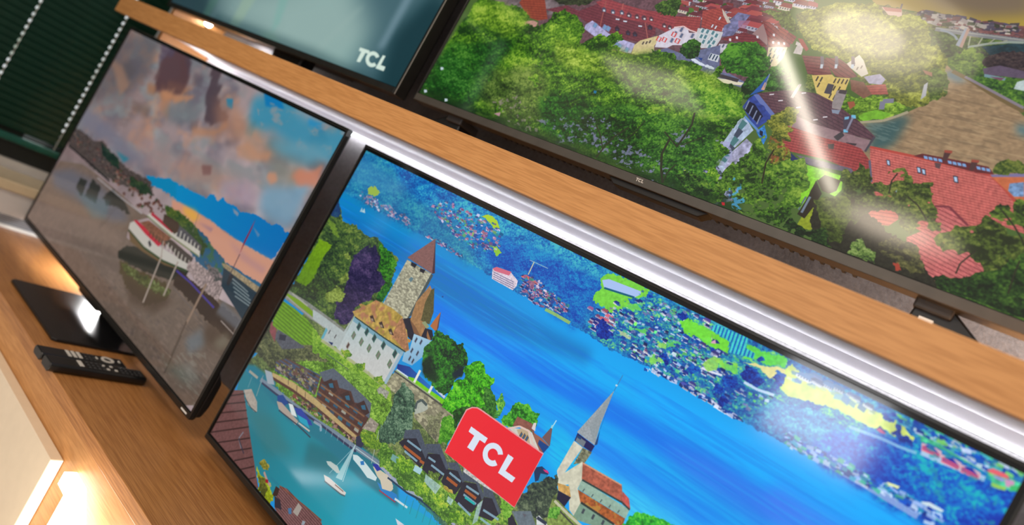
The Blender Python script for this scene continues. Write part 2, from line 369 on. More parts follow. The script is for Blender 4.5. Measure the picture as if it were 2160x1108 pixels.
blots([8129,9648,9548,8323,10425,9421,10033,9885],cols=(124,122,112),th=0.55,sx=30,sy=5,seed=17,alpha=0.4)
'''), 11)
PIC2 = (2048, 1152, (0, 128, 190), rec('''
poly([-200,-200,10200,-200,10200,10200,-200,10200],col=(0,128,190),to=[500,3000,5500,4200,(0,150,232)])
poly([2915,2937,5637,1597,7320,1556,8854,1389,10219,1305,9993,2528,7499,5996,5628,3781],col=(0,172,246),soft=60)
poly([159,1945,2453,1855,4135,1903,5701,1780,5738,2106,4226,2622,2564,2649,458,2562],col=(0,104,178),soft=14,alpha=0.7)
poly([2564,2649,3973,2714,5569,2510,6954,2373,7891,2296,8630,2318,8310,2981,7394,2966,6243,3128,4667,3515,3416,3348],col=(0,112,232),soft=16,alpha=0.85)
poly([3451,3178,4956,3105,6453,2904,7596,2840,8463,2792,8152,3176,7092,3203,5500,3430,3809,3541],col=(0,165,240),soft=9,alpha=0.8)
poly([3889,3736,5347,3464,6848,3260,7822,3194,8178,3263,7615,3859,6421,3852,5175,4138,4048,4122],col=(20,128,238),soft=13,alpha=0.75)
poly([6936,2721,7564,2353,8322,2298,8971,2166,8335,3068,7464,2992],col=(62,124,236),soft=16,alpha=0.6)
poly([5863,3769,6758,3805,7500,3686,7897,3816,7101,4819,6454,4156,5817,4295],col=(70,205,245),soft=20,alpha=0.8)
poly([4969,3598,5945,3563,6425,4075,6106,4441,5570,3843],col=(0,186,236),soft=16,alpha=0.8)
poly([6324,1891,8168,1581,9305,1411,10093,1385,9497,2156,7891,2296,6570,2215],col=(0,172,255),soft=14,alpha=0.8)
poly([8258,2076,8720,2114,9248,2024,8827,3021,8207,2631],col=(70,125,245),soft=16,alpha=0.6)
blots([-432,1661,2357,1632,5340,1869,7394,1798,8912,1603,10332,1485,8327,4845,6214,4317,3439,4162,1263,3080],cols=(0,104,222),th=0.5,sx=260,sy=9,seed=71,alpha=0.28,sharp=5)
blots([-432,1661,2357,1632,5340,1869,7394,1798,8912,1603,10332,1485,8327,4845,6214,4317,3439,4162,1263,3080],cols=(30,176,246),th=0.54,sx=220,sy=7,seed=72,alpha=0.25,sharp=6)
blots([-432,1661,2357,1632,5340,1869,7394,1798,8912,1603,10332,1485,8327,4845,6214,4317,3439,4162,1263,3080],cols=(0,96,214),th=0.5,sx=60,sy=4,seed=73,alpha=0.1,sharp=6)
tree([-298,1460,-72,1470,508,1456,1217,1478,1858,1455,2481,1390,3141,1426,3761,1479,4265,1515,4843,1484,4749,1516,5277,1512,5530,1516,5813,1571,6116,1528,6402,1474,6520,1464,6806,1461,7170,1463,7437,1484,7733,1476,8702,1457,9024,1409,9457,1404,9567,1430,10317,1385,10300,9000,10300,-300,-300,-300],dark=(6,76,156),mid=(14,120,190),light=(66,182,200),clump=34,leaf=6,rag=3,seed=3,top=0.1)
tree([-432,1661,-298,1460,-72,1470,508,1456,1217,1478,1858,1455,2481,1390,3141,1426,3761,1479,3440,1378,2637,692,1433,607,79,-346,-973,250],dark=(14,84,140),mid=(26,116,160),light=(70,165,170),clump=30,leaf=7,rag=10,seed=4,alpha=0.7,soft=12)
tree([9153,311,10077,232,10358,1449,9934,1505,9563,1436,9188,1460,8691,1482,8343,1290,8490,741,8839,464],dark=(0,50,172),mid=(0,98,204),light=(10,180,196),clump=44,leaf=7,rag=8,seed=5,soft=6)
tree([4093,332,5333,269,5610,410,5383,1091,5334,1627,4748,1383,4192,1323,3593,1259,3014,568],dark=(0,58,168),mid=(4,104,194),light=(20,150,204),clump=18,leaf=5,rag=8,seed=6,soft=10,alpha=0.85)
poly([-422,281,351,244,1379,485,834,1000,13,1036],col=(70,140,185),soft=14,alpha=0.5)
poly([503,1005,638,857,838,967,766,1134,579,1167],col=(150,180,75),rag=3,rs=8)
poly([3038,211,3141,87,3343,128,3443,290,3365,372,3205,251],col=(170,205,50),rag=2,rs=8)
poly([3477,755,3578,731,3701,816,3634,969],col=(140,195,60),rag=2,rs=8)
poly([2938,732,3074,687,3094,831],col=(130,185,90),rag=2,rs=8)
poly([5325,148,5438,22,5960,0,6035,41,5925,269,5794,379,5856,499,5819,704,5704,872,5557,824,5394,804,5324,666,5391,469,5296,260],col=(118,208,66),jit=0.1,rag=3,rs=9)
poly([5337,281,5417,188,5895,115,5908,187,5853,302,5418,418],col=(166,192,240))
line([5418,418,5853,302],col=(10,90,120),w=5)
tree([6019,54,6862,59,6939,74,7759,32,7881,149,8704,196,8855,335,8722,596,8075,721,7830,825,7733,1476,6806,1461,6402,1474,5530,1516,5672,969],dark=(0,66,160),mid=(30,140,180),light=(140,224,120),clump=22,leaf=6,rag=6,seed=8,top=0)
poly([6519,328,6584,173,6912,222,6965,396,6908,449,6616,455],col=(112,226,62),jit=0.08,rag=2,rs=8)
poly([6527,342,6592,219,6884,186,7146,235,7198,468,6998,497,6811,477,6627,481],col=(114,218,58),jit=0.1,rag=2,rs=8)
poly([7327,100,7525,101,7796,-3,7806,196,7584,304,7503,305,7379,391],col=(96,214,80),jit=0.12,rag=3,rs=8)
roof([6865,124,6928,36,7311,-9,7345,191,7458,209,7471,310,7187,431,7180,235,6902,186],col=(66,206,204),dark=(0,96,186),d1=(-3.5,-19.9),sp1=9,d2=None,sp2=9,w=0.5)
poly([6999,908,7050,669,7362,560,7383,741,7225,785,7101,951],col=(134,216,80),jit=0.1,rag=2,rs=8)
poly([7400,463,7757,243,7819,213,7862,393,7721,502,7589,434],col=(228,222,150),jit=0.05,rag=2,rs=8)
poly([6287,1355,6353,1193,6507,1181,6488,1363,6374,1439],col=(120,210,90),rag=3,rs=8)
poly([7813,219,7847,67,7967,162,8297,137,8698,173,8976,149,9131,274,9143,376,8958,403,8868,382,8775,465,8456,438,8175,556,7956,651,7869,579],col=(206,226,112),jit=0.16,js=14,rag=2,rs=8)
poly([9037,12,9126,-10,9354,5,9747,-65,9975,-52,10033,199,9960,338,9830,383,9761,246,9373,238,9195,262,9074,104],col=(70,196,150),jit=0.25,js=9,rag=2,rs=8)
houses([2038,543,2275,300,2753,275,3272,230,3538,350,3606,710,3353,1003,2947,1045,2514,875,2214,757],n=70,size=6.5,walls=[(205,195,225),(225,215,235),(190,190,225)],roofs=[(150,96,140),(176,112,138),(90,70,130),(54,66,140)],seed=2,bush=[(0,80,150),(20,130,150),(60,170,130)])
houses([439,1198,738,1183,1309,1152,1745,1196,1830,1391,1197,1433,587,1404],n=22,size=8,walls=[(170,180,205),(190,190,210)],roofs=[(90,100,150),(140,110,140)],seed=3,bush=[(0,80,150),(20,130,150),(60,170,130)])
houses([2065,1419,2544,1343,3108,1346,3111,1449,2490,1410],n=12,size=7,walls=[(205,195,225),(225,215,235),(190,190,225)],roofs=[(150,96,140),(176,112,138),(90,70,130),(54,66,140)],seed=4,bush=[(0,80,150),(20,130,150),(60,170,130)])
poly([3688,1275,3731,1203,4010,1139,4180,1234,4205,1368,4177,1506,3766,1510],col=(214,200,214),jit=0.15,js=4)
poly([3688,1275,3739,1188,4014,1116,4004,1230,3742,1304],col=(208,104,128))
line([3729,1342,4130,1313],col=(110,110,150),w=2)
line([3748,1391,4148,1361],col=(110,110,150),w=2)
line([3767,1439,4166,1408],col=(110,110,150),w=2)
line([3785,1487,4184,1454],col=(110,110,150),w=2)
houses([4208,1097,4349,984,4630,1057,4865,1159,5071,1131,5112,1313,4882,1475,4652,1525,4362,1506],n=90,size=6,walls=[(205,195,225),(225,215,235),(190,190,225)],roofs=[(176,116,142),(150,96,136),(70,60,126),(30,54,136),(20,50,124)],seed=5,bush=[(0,80,150),(20,130,150),(60,170,130)])
poly([4188,1113,4252,1004,4496,1035,4487,1080,4331,1075],col=(216,96,90))
speck([4208,1097,4338,955,4620,1029,4855,1131,5071,1131,5112,1313,4882,1475,4652,1525,4320,1464],n=170,size=5,cols=[(205,190,215),(180,120,150),(150,90,130),(40,60,130),(20,50,120),(0,90,160),(60,150,140)],seed=5)
speck([2004,566,2266,279,2744,254,3301,210,3582,370,3621,750,3369,1043,2963,1085,2532,917,2232,800],n=220,size=5,cols=[(200,190,220),(170,120,155),(120,80,130),(50,70,140),(0,100,160),(40,150,150),(110,180,110)],seed=6)
speck([337,1204,776,1157,1309,1152,1779,1172,1874,1388,1207,1456,558,1453],n=90,size=5,cols=[(180,185,210),(140,130,170),(70,100,150),(40,120,150)],seed=7)
speck([2013,1400,2536,1322,3200,1380,3157,1466,2495,1423],n=60,size=4,cols=[(190,190,215),(150,110,150),(30,70,130),(0,110,160)],seed=8)
line([4282,980,4268,628],col=(190,190,170),w=4)
line([4184,647,4520,620],col=(150,180,200),w=2)
line([4795,1506,4987,1495,5225,1497],col=(170,200,90),w=9,alpha=0.8)
houses([5251,979,5462,870,5704,872,5793,1071,5800,1342,5562,1417,5403,1347],n=18,size=10,walls=[(205,195,225),(225,215,235),(190,190,225)],roofs=[(190,96,116),(130,70,124),(20,40,130)],seed=6,bush=[(0,80,150),(20,130,150),(60,170,130)])
tree([5576,1264,5614,1055,5760,1100,5840,1271,5794,1451,5658,1436],dark=(0,20,110),mid=(10,50,160),light=(20,90,190),clump=12,leaf=5,rag=3,seed=9)
houses([5614,670,5909,282,6337,56,6847,8,7089,802,6836,1332,6482,1415,5985,1447,5782,1289],n=95,size=8,walls=[(225,225,245),(200,210,245),(240,235,240)],roofs=[(14,36,120),(20,50,140),(30,64,160),(70,60,140),(16,40,110),(130,84,140)],seed=7,bush=[(0,50,150),(0,96,180),(40,170,150),(110,215,90),(90,205,120)])
houses([6771,288,6990,473,7334,464,7429,558,7358,996,7630,907,7855,801,7775,1179,7471,1372,7142,1429,6794,1425,6606,1251,6651,915],n=40,size=8,walls=[(220,230,250),(200,220,250)],roofs=[(10,36,120),(20,56,150),(60,60,140)],seed=8,bush=[(0,50,150),(0,90,190),(60,190,130),(110,215,90)])
houses([7190,1412,7426,1449,7726,1454,7708,1503,7374,1503,6904,1477,6917,1401],n=26,size=8,walls=[(225,230,250),(215,215,235)],roofs=[(10,40,130),(60,70,150)],seed=18)
speck([5614,670,5909,282,6337,56,6847,8,7089,802,6836,1332,6482,1415,5985,1447,5782,1289],n=430,size=4.5,cols=[(215,222,244),(180,198,236),(24,56,140),(20,60,150),(10,70,160),(40,90,170),(0,96,180),(40,160,170),(80,196,110),(110,214,90),(96,206,120),(120,110,170),(0,110,190),(30,140,180)],seed=1,alpha=0.75)
speck([6771,288,6990,473,7334,464,7429,558,7358,996,7630,907,7855,801,7775,1179,7471,1372,7142,1429,6794,1425,6606,1251,6651,915],n=240,size=4.5,cols=[(215,222,244),(180,198,236),(24,56,140),(20,60,150),(10,70,160),(40,90,170),(0,96,180),(40,160,170),(80,196,110),(110,214,90),(96,206,120),(120,110,170),(0,110,190),(30,140,180)],seed=2,alpha=0.75)
speck([5880,122,6080,-78,6430,97,6598,508,6864,589,6637,929,6480,1338,6295,1380],n=150,size=4.5,cols=[(215,222,244),(180,198,236),(24,56,140),(20,60,150),(10,70,160),(40,90,170),(0,96,180),(40,160,170),(80,196,110),(110,214,90),(96,206,120),(120,110,170),(0,110,190),(30,140,180)],seed=3,alpha=0.75)
speck([6400,1579,6550,1435,6896,1453,7169,1401,7459,1446,7726,1454,7724,1501,7378,1514,6814,1486],n=120,size=5,cols=[(220,225,245),(190,200,235),(16,40,110),(0,70,160)],seed=4)
tree([6507,1181,6534,1025,6633,1095,6643,1248],dark=(0,22,120),mid=(0,66,176),light=(10,120,200),clump=16,leaf=5,rag=4,seed=12)
tree([6846,1118,6892,914,7015,1019,6962,1197],dark=(0,22,120),mid=(0,66,176),light=(10,120,200),clump=16,leaf=5,rag=4,seed=12)
tree([7234,1212,7258,1064,7360,1117,7362,1238,7297,1304],dark=(0,22,120),mid=(0,66,176),light=(10,120,200),clump=16,leaf=5,rag=4,seed=12)
tree([7276,953,7313,793,7455,870,7431,1015,7340,1106],dark=(0,22,120),mid=(0,66,176),light=(10,120,200),clump=16,leaf=5,rag=4,seed=12)
tree([7431,679,7460,497,7571,482,7713,585,7660,787,7499,795],dark=(0,22,120),mid=(0,66,176),light=(10,120,200),clump=16,leaf=5,rag=4,seed=12)
tree([7723,455,7752,278,7833,289,7867,463,7820,627],dark=(0,22,120),mid=(0,66,176),light=(10,120,200),clump=16,leaf=5,rag=4,seed=12)
tree([7359,1395,7375,1225,7461,1229,7471,1372,7413,1462],dark=(0,22,120),mid=(0,66,176),light=(10,120,200),clump=16,leaf=5,rag=4,seed=12)
tree([7503,305,7520,197,7589,238,7562,340],dark=(0,22,120),mid=(0,66,176),light=(10,120,200),clump=16,leaf=5,rag=4,seed=12)
tree([5963,122,6009,15,6092,82,6030,202],dark=(0,22,120),mid=(0,66,176),light=(10,120,200),clump=16,leaf=5,rag=4,seed=12)
tree([6456,239,6498,71,6575,136,6540,265],dark=(0,22,120),mid=(0,66,176),light=(10,120,200),clump=16,leaf=5,rag=4,seed=12)
poly([6960,405,6982,273,7068,353,7016,385],col=(20,40,120))
poly([6960,405,6998,323,7027,391,6975,423],col=(215,160,190))
line([7014,957,7132,937,7258,893],col=(220,225,245),w=5)
line([7502,807,7667,811,7841,755],col=(190,215,245),w=6)
line([8589,1375,9018,1387,9323,1397,9457,1404],col=(150,170,225),w=13,alpha=0.85)
line([8630,1358,9018,1387],col=(90,110,190),w=4)
line([9513,1419,9596,1394],col=(170,200,240),w=9)
houses([8116,1214,8326,1269,8569,1246,8767,1204,8915,1213,9012,1364,8822,1408,8554,1414,8191,1478],n=34,size=9,walls=[(200,220,250),(180,205,245)],roofs=[(10,40,140),(20,70,170)],seed=19,bush=[(0,60,170),(0,110,180)])
poly([9086,1220,9123,1148,9224,1117,9215,1185],col=(232,240,170))
poly([9423,1165,9486,1105,9608,1110,9601,1159,9444,1196],col=(206,226,236))
line([8612,624,8802,570,8910,543,9072,526,9212,487],col=(150,196,230),w=6,alpha=0.8)
speck([7907,124,8293,125,8750,149,8716,243,8326,246,7871,351],n=60,size=7,cols=[(150,180,150),(120,170,190),(200,215,170),(90,130,180)],seed=11)
houses([7946,86,8198,63,8578,54,8721,149,8502,161,8269,149,8001,224],n=16,size=13,walls=[(190,205,225),(210,220,235)],roofs=[(90,110,160),(80,120,170)],seed=20)
poly([6519,328,6584,173,6912,222,6965,396,6908,449,6616,455],col=(112,226,62),jit=0.1,rag=3,rs=9,alpha=0.85)
poly([5774,569,5912,417,6028,455,5933,605],col=(110,214,80),jit=0.1,rag=3,rs=9,alpha=0.85)
poly([6070,894,6180,795,6229,885,6132,957],col=(100,214,90),jit=0.1,rag=3,rs=9,alpha=0.85)
poly([6402,928,6500,871,6533,972,6435,1030],col=(150,216,90),jit=0.1,rag=3,rs=9,alpha=0.85)
poly([6417,1278,6524,1243,6526,1372,6435,1393],col=(130,214,90),jit=0.1,rag=3,rs=9,alpha=0.85)
poly([5849,1108,6005,1071,6100,1171,5954,1168],col=(190,206,150),jit=0.1,rag=3,rs=9,alpha=0.85)
poly([6527,342,6592,219,6884,186,7125,223,7085,322,6937,299,6882,412,6627,481],col=(114,218,58),jit=0.1,rag=3,rs=9,alpha=0.85)
poly([6999,908,7050,669,7174,615,7171,837,7101,951],col=(150,218,90),jit=0.1,rag=3,rs=9,alpha=0.85)
poly([7189,664,7336,585,7405,704,7286,758],col=(110,214,90),jit=0.1,rag=3,rs=9,alpha=0.85)
poly([6492,834,6573,727,6619,814,6539,921],col=(100,210,90),jit=0.1,rag=3,rs=9,alpha=0.85)
poly([6567,1189,6499,1156,6524,1296],col=(140,214,100),jit=0.1,rag=3,rs=9,alpha=0.85)
poly([8823,458,8839,353,8919,415,8880,428],col=(20,30,130))
poly([8826,450,8848,388,8923,441,8875,463],col=(190,70,130))
tree([8952,380,8981,115,9044,309,9132,331,9144,433,9058,469],dark=(0,24,120),mid=(0,64,170),light=(20,110,190),clump=14,leaf=5,rag=4,seed=13)
tree([8790,137,8863,91,8952,57,8938,218,8854,219],dark=(0,50,150),mid=(10,90,190),light=(60,170,190),clump=14,leaf=5,rag=4,seed=14)
tree([9104,115,9138,36,9255,26,9293,127,9209,161],dark=(0,24,140),mid=(0,64,180),light=(60,160,200),clump=14,leaf=5,rag=3,seed=15)
tree([9360,83,9411,28,9467,50,9463,138,9377,149],dark=(0,24,140),mid=(0,64,190),light=(60,160,200),clump=14,leaf=5,rag=3,seed=16)
tree([9502,40,9586,-25,9719,20,9711,139,9554,149],dark=(0,30,150),mid=(0,74,200),light=(30,150,190),clump=14,leaf=5,rag=3,seed=17)
line([8998,126,9293,127,9509,171,9751,203],col=(196,210,236),w=10,alpha=0.85)
line([9240,441,9442,414,9762,353],col=(196,214,240),w=10,alpha=0.85)
speck([8845,21,9002,34,9271,37,9527,40,9791,21,9984,-10,10018,137,9818,235,9753,214,9302,160,9009,172],n=200,size=6,cols=[(10,50,160),(0,80,190),(60,170,190),(190,205,235),(120,210,110),(30,120,180)],seed=9)
speck([8116,1214,8326,1269,8569,1246,8767,1204,8971,1208,9241,1182,9504,1180,9655,1273,9522,1353,9201,1344,8822,1408,8500,1444,8191,1478],n=230,size=6,cols=[(190,210,245),(150,180,235),(10,50,150),(0,80,190),(40,150,190),(60,180,150)],seed=10)
poly([9209,290,9327,261,9381,271,9401,376,9235,419],col=(216,176,190))
poly([9226,343,9260,283,9308,267,9377,332,9380,371,9247,391],col=(24,40,160))
line([9227,336,9379,345],col=(206,84,120),w=4)
line([9233,383,9383,384],col=(220,100,130),w=4)
poly([9388,314,9502,285,9555,296,9574,399,9413,441],col=(216,176,190))
poly([9405,366,9437,307,9484,291,9551,356,9554,394,9425,413],col=(24,40,160))
line([9406,360,9552,368],col=(206,84,120),w=4)
line([9412,406,9557,407],col=(220,100,130),w=4)
poly([9554,316,9664,288,9715,298,9734,399,9578,441],col=(216,176,190))
poly([9570,367,9602,309,9647,293,9711,357,9714,394,9590,414],col=(24,40,160))
line([9571,361,9713,369],col=(206,84,120),w=4)
line([9577,406,9718,407],col=(220,100,130),w=4)
poly([9740,209,9778,140,9887,128,9916,176,9869,202,9768,224],col=(232,98,112))
poly([9794,235,9884,213,9884,266,9826,266],col=(150,150,220))
poly([9884,213,9955,170,9968,275,9918,308],col=(206,150,190))
line([9818,384,9895,361,9925,339],col=(150,206,90),w=7)
line([9950,297,10027,233],col=(60,190,110),w=10)
blots([9269,239,10052,283,10152,710,9844,1090,9548,1045,9236,846],cols=(30,160,170),th=0.62,sx=12,sy=12,seed=31,alpha=0.6)
poly([618,1744,615,1596,696,1703],col=(150,190,205))
poly([673,1719,680,1581,755,1698],col=(170,200,210))
poly([6200,2152,6213,2139,6220,2160,6207,2172],col=(20,70,140))
poly([3112,2554,3131,2538,3142,2563,3123,2579],col=(20,70,140))
poly([3108,2560,3132,2540,3145,2571,3121,2591],col=(20,70,140))
tree([1085,3688,1429,3226,2418,3750,2228,5430,3346,4777,4308,4849,4480,5597,5542,5398,5947,5171,6102,4642,6375,5003,6510,5377,5016,7089,4245,7027,3187,7019,1810,7363,859,7401,-86,7638],dark=(60,74,50),mid=(96,116,66),light=(140,150,90),clump=24,leaf=6,rag=2,seed=20)
tree([-45,1710,198,2065,382,2231,694,2180,1037,2218,1336,2186,1601,2265,1901,2354,2005,2521,2012,2806,2090,3100,2086,3415,1996,3624,1784,3984,1664,4224,1675,4578,1545,4807,1319,4845,818,4951,255,4994,-31,4986,-4,4318,-15,3034,-47,2609,-31,2099],dark=(28,44,34),mid=(62,92,44),light=(120,140,62),clump=30,leaf=6,rag=6,seed=21)
tree([-31,2099,-27,1747,220,2075,209,2230,27,2308],dark=(20,50,100),mid=(30,70,110),light=(50,90,110),clump=10,leaf=5,rag=3,seed=22)
line([-27,2469,251,2495],col=(130,165,50),w=9,alpha=0.6)
line([64,2545,323,2571],col=(130,165,50),w=9,alpha=0.6)
line([154,2619,395,2647],col=(130,165,50),w=9,alpha=0.6)
line([243,2693,465,2722],col=(130,165,50),w=9,alpha=0.6)
poly([47,3112,394,3052,407,3212,355,3593,410,4232,338,4534,23,4594,30,3844],col=(112,154,22),jit=0.15,rag=3,rs=8,to=[239,3094,152,4440,(86,128,20)])
tree([1344,2203,1601,2265,1901,2354,1997,2527,2005,2790,2063,3122,2057,3351,1884,3134,1677,2846,1552,2531],dark=(16,50,24),mid=(44,118,30),light=(90,160,40),clump=14,leaf=6,rag=4,seed=23)
tree([1983,3188,2057,2905,2117,3079,2118,3566,1969,3647,1922,3462],dark=(10,50,30),mid=(30,104,30),light=(70,140,40),clump=14,leaf=6,rag=3,seed=24)
tree([1001,3000,1141,2612,1342,2367,1566,2521,1663,2857,1923,3057,1922,3462,1739,3887,1661,4135,1675,4578,1567,4810,1287,4780,1168,4369,1215,3956,1109,3481],dark=(24,22,58),mid=(46,38,78),light=(84,66,108),clump=26,leaf=6,rag=8,seed=25)
tree([756,3093,861,2965,958,3081,845,3191],dark=(70,90,40),mid=(120,140,60),light=(160,180,90),clump=10,leaf=5,rag=4,seed=26)
tree([966,3784,1071,3488,1187,3559,1091,3871],dark=(70,90,40),mid=(120,140,60),light=(160,180,90),clump=10,leaf=5,rag=4,seed=26)
tree([864,4437,989,4002,1276,3999,1285,4270,990,4520],dark=(70,90,40),mid=(120,140,60),light=(160,180,90),clump=10,leaf=5,rag=4,seed=26)
poly([-41,4969,562,4882,1319,4845,1727,4850,1747,5058,1150,5181,875,5235,12,5248],col=(124,128,122),jit=0.12)
poly([-37,5065,436,4988,984,5021,1004,5145,474,5150,-8,5165],col=(112,148,28))
line([9,5151,492,5184,1233,5177],col=(150,150,140),w=5)
line([104,4973,614,4983],col=(160,160,150),w=5)
tree([-130,6066,341,6044,1049,5834,1416,5544,2032,5647,1544,6800,673,7185,-41,7131],dark=(44,50,42),mid=(84,92,60),light=(128,128,90),clump=18,leaf=6,rag=4,seed=27)
poly([245,6130,437,5958,616,5991,883,5939,1056,6016,585,6500,237,6382],col=(78,82,92),jit=0.2,js=5)
poly([-29,6027,206,6165,327,6495,61,6344],col=(126,70,76),jit=0.1)
poly([330,6200,506,6090,544,6248,385,6346],col=(40,44,60))
roof([-36,5338,-14,5964,61,6146,960,6001,1400,5596,1142,5421,784,5315,365,5292],col=(104,150,34),dark=(78,116,28),d1=(153.2,1.6),sp1=11,d2=None,sp2=9,w=0.5)
stone([2131,2222,2721,2197,2719,3638,2130,3609],col=(162,160,138),size=9,con=0.35,asp=0.5)
poly([2709,2207,2762,2215,2782,3391,2719,3638],col=(66,80,84))
poly([2443,1326,2109,2172,2736,2193],col=(128,90,88),jit=0.12,js=3)
poly([2443,1326,2729,2199,2770,2141],col=(66,44,56))
poly([2232,2211,2365,2195,2362,2308,2255,2303],col=(24,26,40))
poly([2464,2227,2574,2205,2568,2310,2477,2312],col=(24,26,40))
poly([2359,2661,2385,2561,2442,2572,2429,2701],col=(90,120,130))
poly([2647,3650,2783,3488,3009,3545,3261,3446,3360,3605,3272,3851,2997,3978,2846,3944],col=(30,32,48))
poly([2950,2622,2804,2486,2720,3071,2784,3530,2979,3783,3137,3766,3103,2999],col=(158,118,78),jit=0.15,js=5)
poly([2906,2488,3116,3029,3162,3367,2980,3401,2880,2936,2869,2561],col=(84,80,50),jit=0.2,js=4)
poly([2772,3541,2979,3783,3137,3766,3088,3727,2962,3629],col=(120,84,60))
poly([3236,2918,3205,3162,3187,3386,3349,3429,3276,3141],col=(172,104,62))
poly([3236,2918,3276,3141,3349,3429,3339,3292],col=(90,60,60))
poly([3012,3436,3058,3353,3182,3412,3154,3500],col=(140,150,110))
poly([3179,3519,3327,3677,3317,3768,3218,3650],col=(150,104,66))
poly([2811,4019,2997,3978,2999,4060,2876,4088],col=(190,130,60))
poly([2985,3798,3345,3681,3362,4099,3245,4509,3038,4572,2995,4359,3058,4195],col=(160,196,218),to=[3005,3844,3311,4396,(120,170,205)])
windows([3080,3902,3183,3871,3107,4192,3227,4164,3143,4389,3221,4399],w=5,h=8,frame=(120,150,180),pane=(50,56,70),sk=0.4)
poly([1710,4380,2985,4335,2989,5367,1740,5432],col=(172,188,190),to=[2129,4415,2355,5220,(190,192,190)],jit=0.04)
poly([1710,4380,2985,4335,3004,4457,1735,4516],col=(104,152,172),alpha=0.85)
poly([2928,4401,2985,4335,2989,5367,2925,5358],col=(140,170,190),alpha=0.8)
windows([1908,4536,2118,4522,2322,4536,2560,4540,2844,4535],w=8.5,h=10,frame=(52,100,90),pane=(44,60,66),sk=0.4)
windows([1903,4827,2118,4837,2328,4843,2563,4837,2852,4834],w=8.5,h=10,frame=(84,118,84),pane=(120,116,110),sk=0.4)
windows([1903,5155],w=7,h=9,frame=(140,130,120),pane=(70,50,50),sk=0.4)
poly([1620,4299,1782,4081,1671,4026,1711,3970,1823,3938,1961,3646,2332,3575,2627,3603,2655,3729,2831,3831,3053,4221,3018,4318,2474,4367,1731,4384],col=(168,138,74),jit=0.3,js=12,to=[1946,3860,2557,4076,(176,150,70)])
blots([1620,4299,1961,3646,2332,3575,2627,3603,2831,3831,3059,4236,2474,4367],cols=(168,108,88),th=0.52,sx=16,sy=16,seed=41,alpha=0.75,sharp=6)
poly([2597,3694,2634,3619,2832,3872,3059,4236,2992,4312,2612,4199],col=(164,116,82),jit=0.25,js=6)
line([1731,4384,2474,4367,3013,4322],col=(40,60,60),w=4)
poly([2010,4119,2057,4042,2181,4165,2092,4198],col=(58,44,42))
poly([2055,4151,2092,4118,2137,4167,2089,4192],col=(150,130,110))
poly([2248,4110,2294,4034,2414,4155,2328,4189],col=(58,44,42))
poly([2292,4142,2328,4109,2372,4158,2325,4182],col=(150,130,110))
poly([2492,4112,2536,4038,2653,4157,2569,4190],col=(58,44,42))
poly([2534,4144,2570,4112,2612,4160,2567,4184],col=(150,130,110))
poly([769,4960,1017,4935,1669,4916,1679,4770,1696,4392,1749,5410,1301,5502,1260,5167,887,5191],col=(168,178,178),jit=0.06)
poly([1267,5138,1286,5515,1336,5446,1327,5176],col=(90,160,180))
windows([1384,5181,1555,5178],w=4,h=8,frame=(170,178,178),pane=(60,56,60),sk=0.4)
poly([1468,5418,1583,5359,1586,5448],col=(20,40,90))
stone([3012,4934,3442,4847,4081,4730,4328,4790,4363,5336,4287,5651,3737,5525,3624,5155,3267,5352,2988,5380],col=(150,146,120),size=11,con=0.35)
poly([3717,5465,3650,5251,3696,5062,3831,5045,3883,5132,3858,5218,3789,5350],col=(166,172,160),jit=0.06)
line([3687,5335,3654,5186,3710,5056,3836,5080],col=(70,84,84),w=8)
tree([3899,5315,4152,4973,4261,5446,4287,5651,4005,5562],dark=(84,84,72),mid=(120,124,90),light=(150,150,120),clump=18,leaf=5,rag=8,seed=29)
poly([2993,4700,3221,4566,3701,4632,4052,4661,4012,4781,3396,4892,3028,4856],col=(18,50,130),to=[3055,4724,3735,4638,(30,110,190)])
poly([3027,4815,3287,4793,3294,4848,3025,4888],col=(200,215,225))
poly([3275,4804,3392,4732,3772,4723,4080,4692,4051,4840,3617,4878,3377,4849],col=(112,196,22),jit=0.06)
line([3426,4472,3437,4873],col=(220,224,215),w=9)
line([3751,4469,3762,4862],col=(220,224,215),w=9)
line([3847,4608,4046,4647],col=(190,200,220),w=8)
line([2999,4905,3455,4876,4008,4844,4334,4841],col=(70,70,70),w=5)
line([3016,4867,3471,4839,4009,4811],col=(150,170,120),w=4)
tree([970,5355,1309,5517,1757,5426,2360,5391,2993,5354,3173,5447,3302,5732,3336,6110,3021,6105,2615,6009,2241,5858,1826,5813,1271,5947],dark=(70,108,30),mid=(110,158,44),light=(156,186,70),clump=26,leaf=6,rag=5,seed=28)
line([1309,5517,1772,5457,2583,5393,3013,5397],col=(170,170,140),w=10,alpha=0.8)
line([1580,5727,2262,5661,2797,5698,3217,5695],col=(70,90,80),w=3)
stone([2903,5464,3112,5425,3131,5657,2860,5678],col=(150,150,138),size=9)
tree([1812,5375,1975,5223,2088,5296,1983,5484],dark=(50,90,30),mid=(100,150,40),light=(180,180,70),clump=10,leaf=5,rag=4,seed=31)
tree([2228,5430,2421,5202,2465,5377,2370,5491],dark=(50,90,30),mid=(100,150,40),light=(180,180,70),clump=10,leaf=5,rag=4,seed=31)
tree([2700,5409,2807,5176,2949,5334,2903,5464],dark=(50,90,30),mid=(100,150,40),light=(180,180,70),clump=10,leaf=5,rag=4,seed=31)
tree([3354,4231,3310,3941,3343,3414,3560,3259,3757,3365,3923,3333,4035,3428,4117,3667,4093,3967,4034,4183,4095,4439,4002,4612,3859,4636,3538,4547,3406,4388],dark=(8,36,28),mid=(34,104,30),light=(72,160,44),clump=40,leaf=7,rag=6,seed=32,top=0.2)
poly([3378,4250,3463,3923,3609,4193,3795,4338,3777,4516,3491,4512],col=(8,30,28),soft=5,alpha=0.8)
poly([3942,4034,4096,3687,4126,3975,4022,4155],col=(6,24,50),soft=4,alpha=0.9)
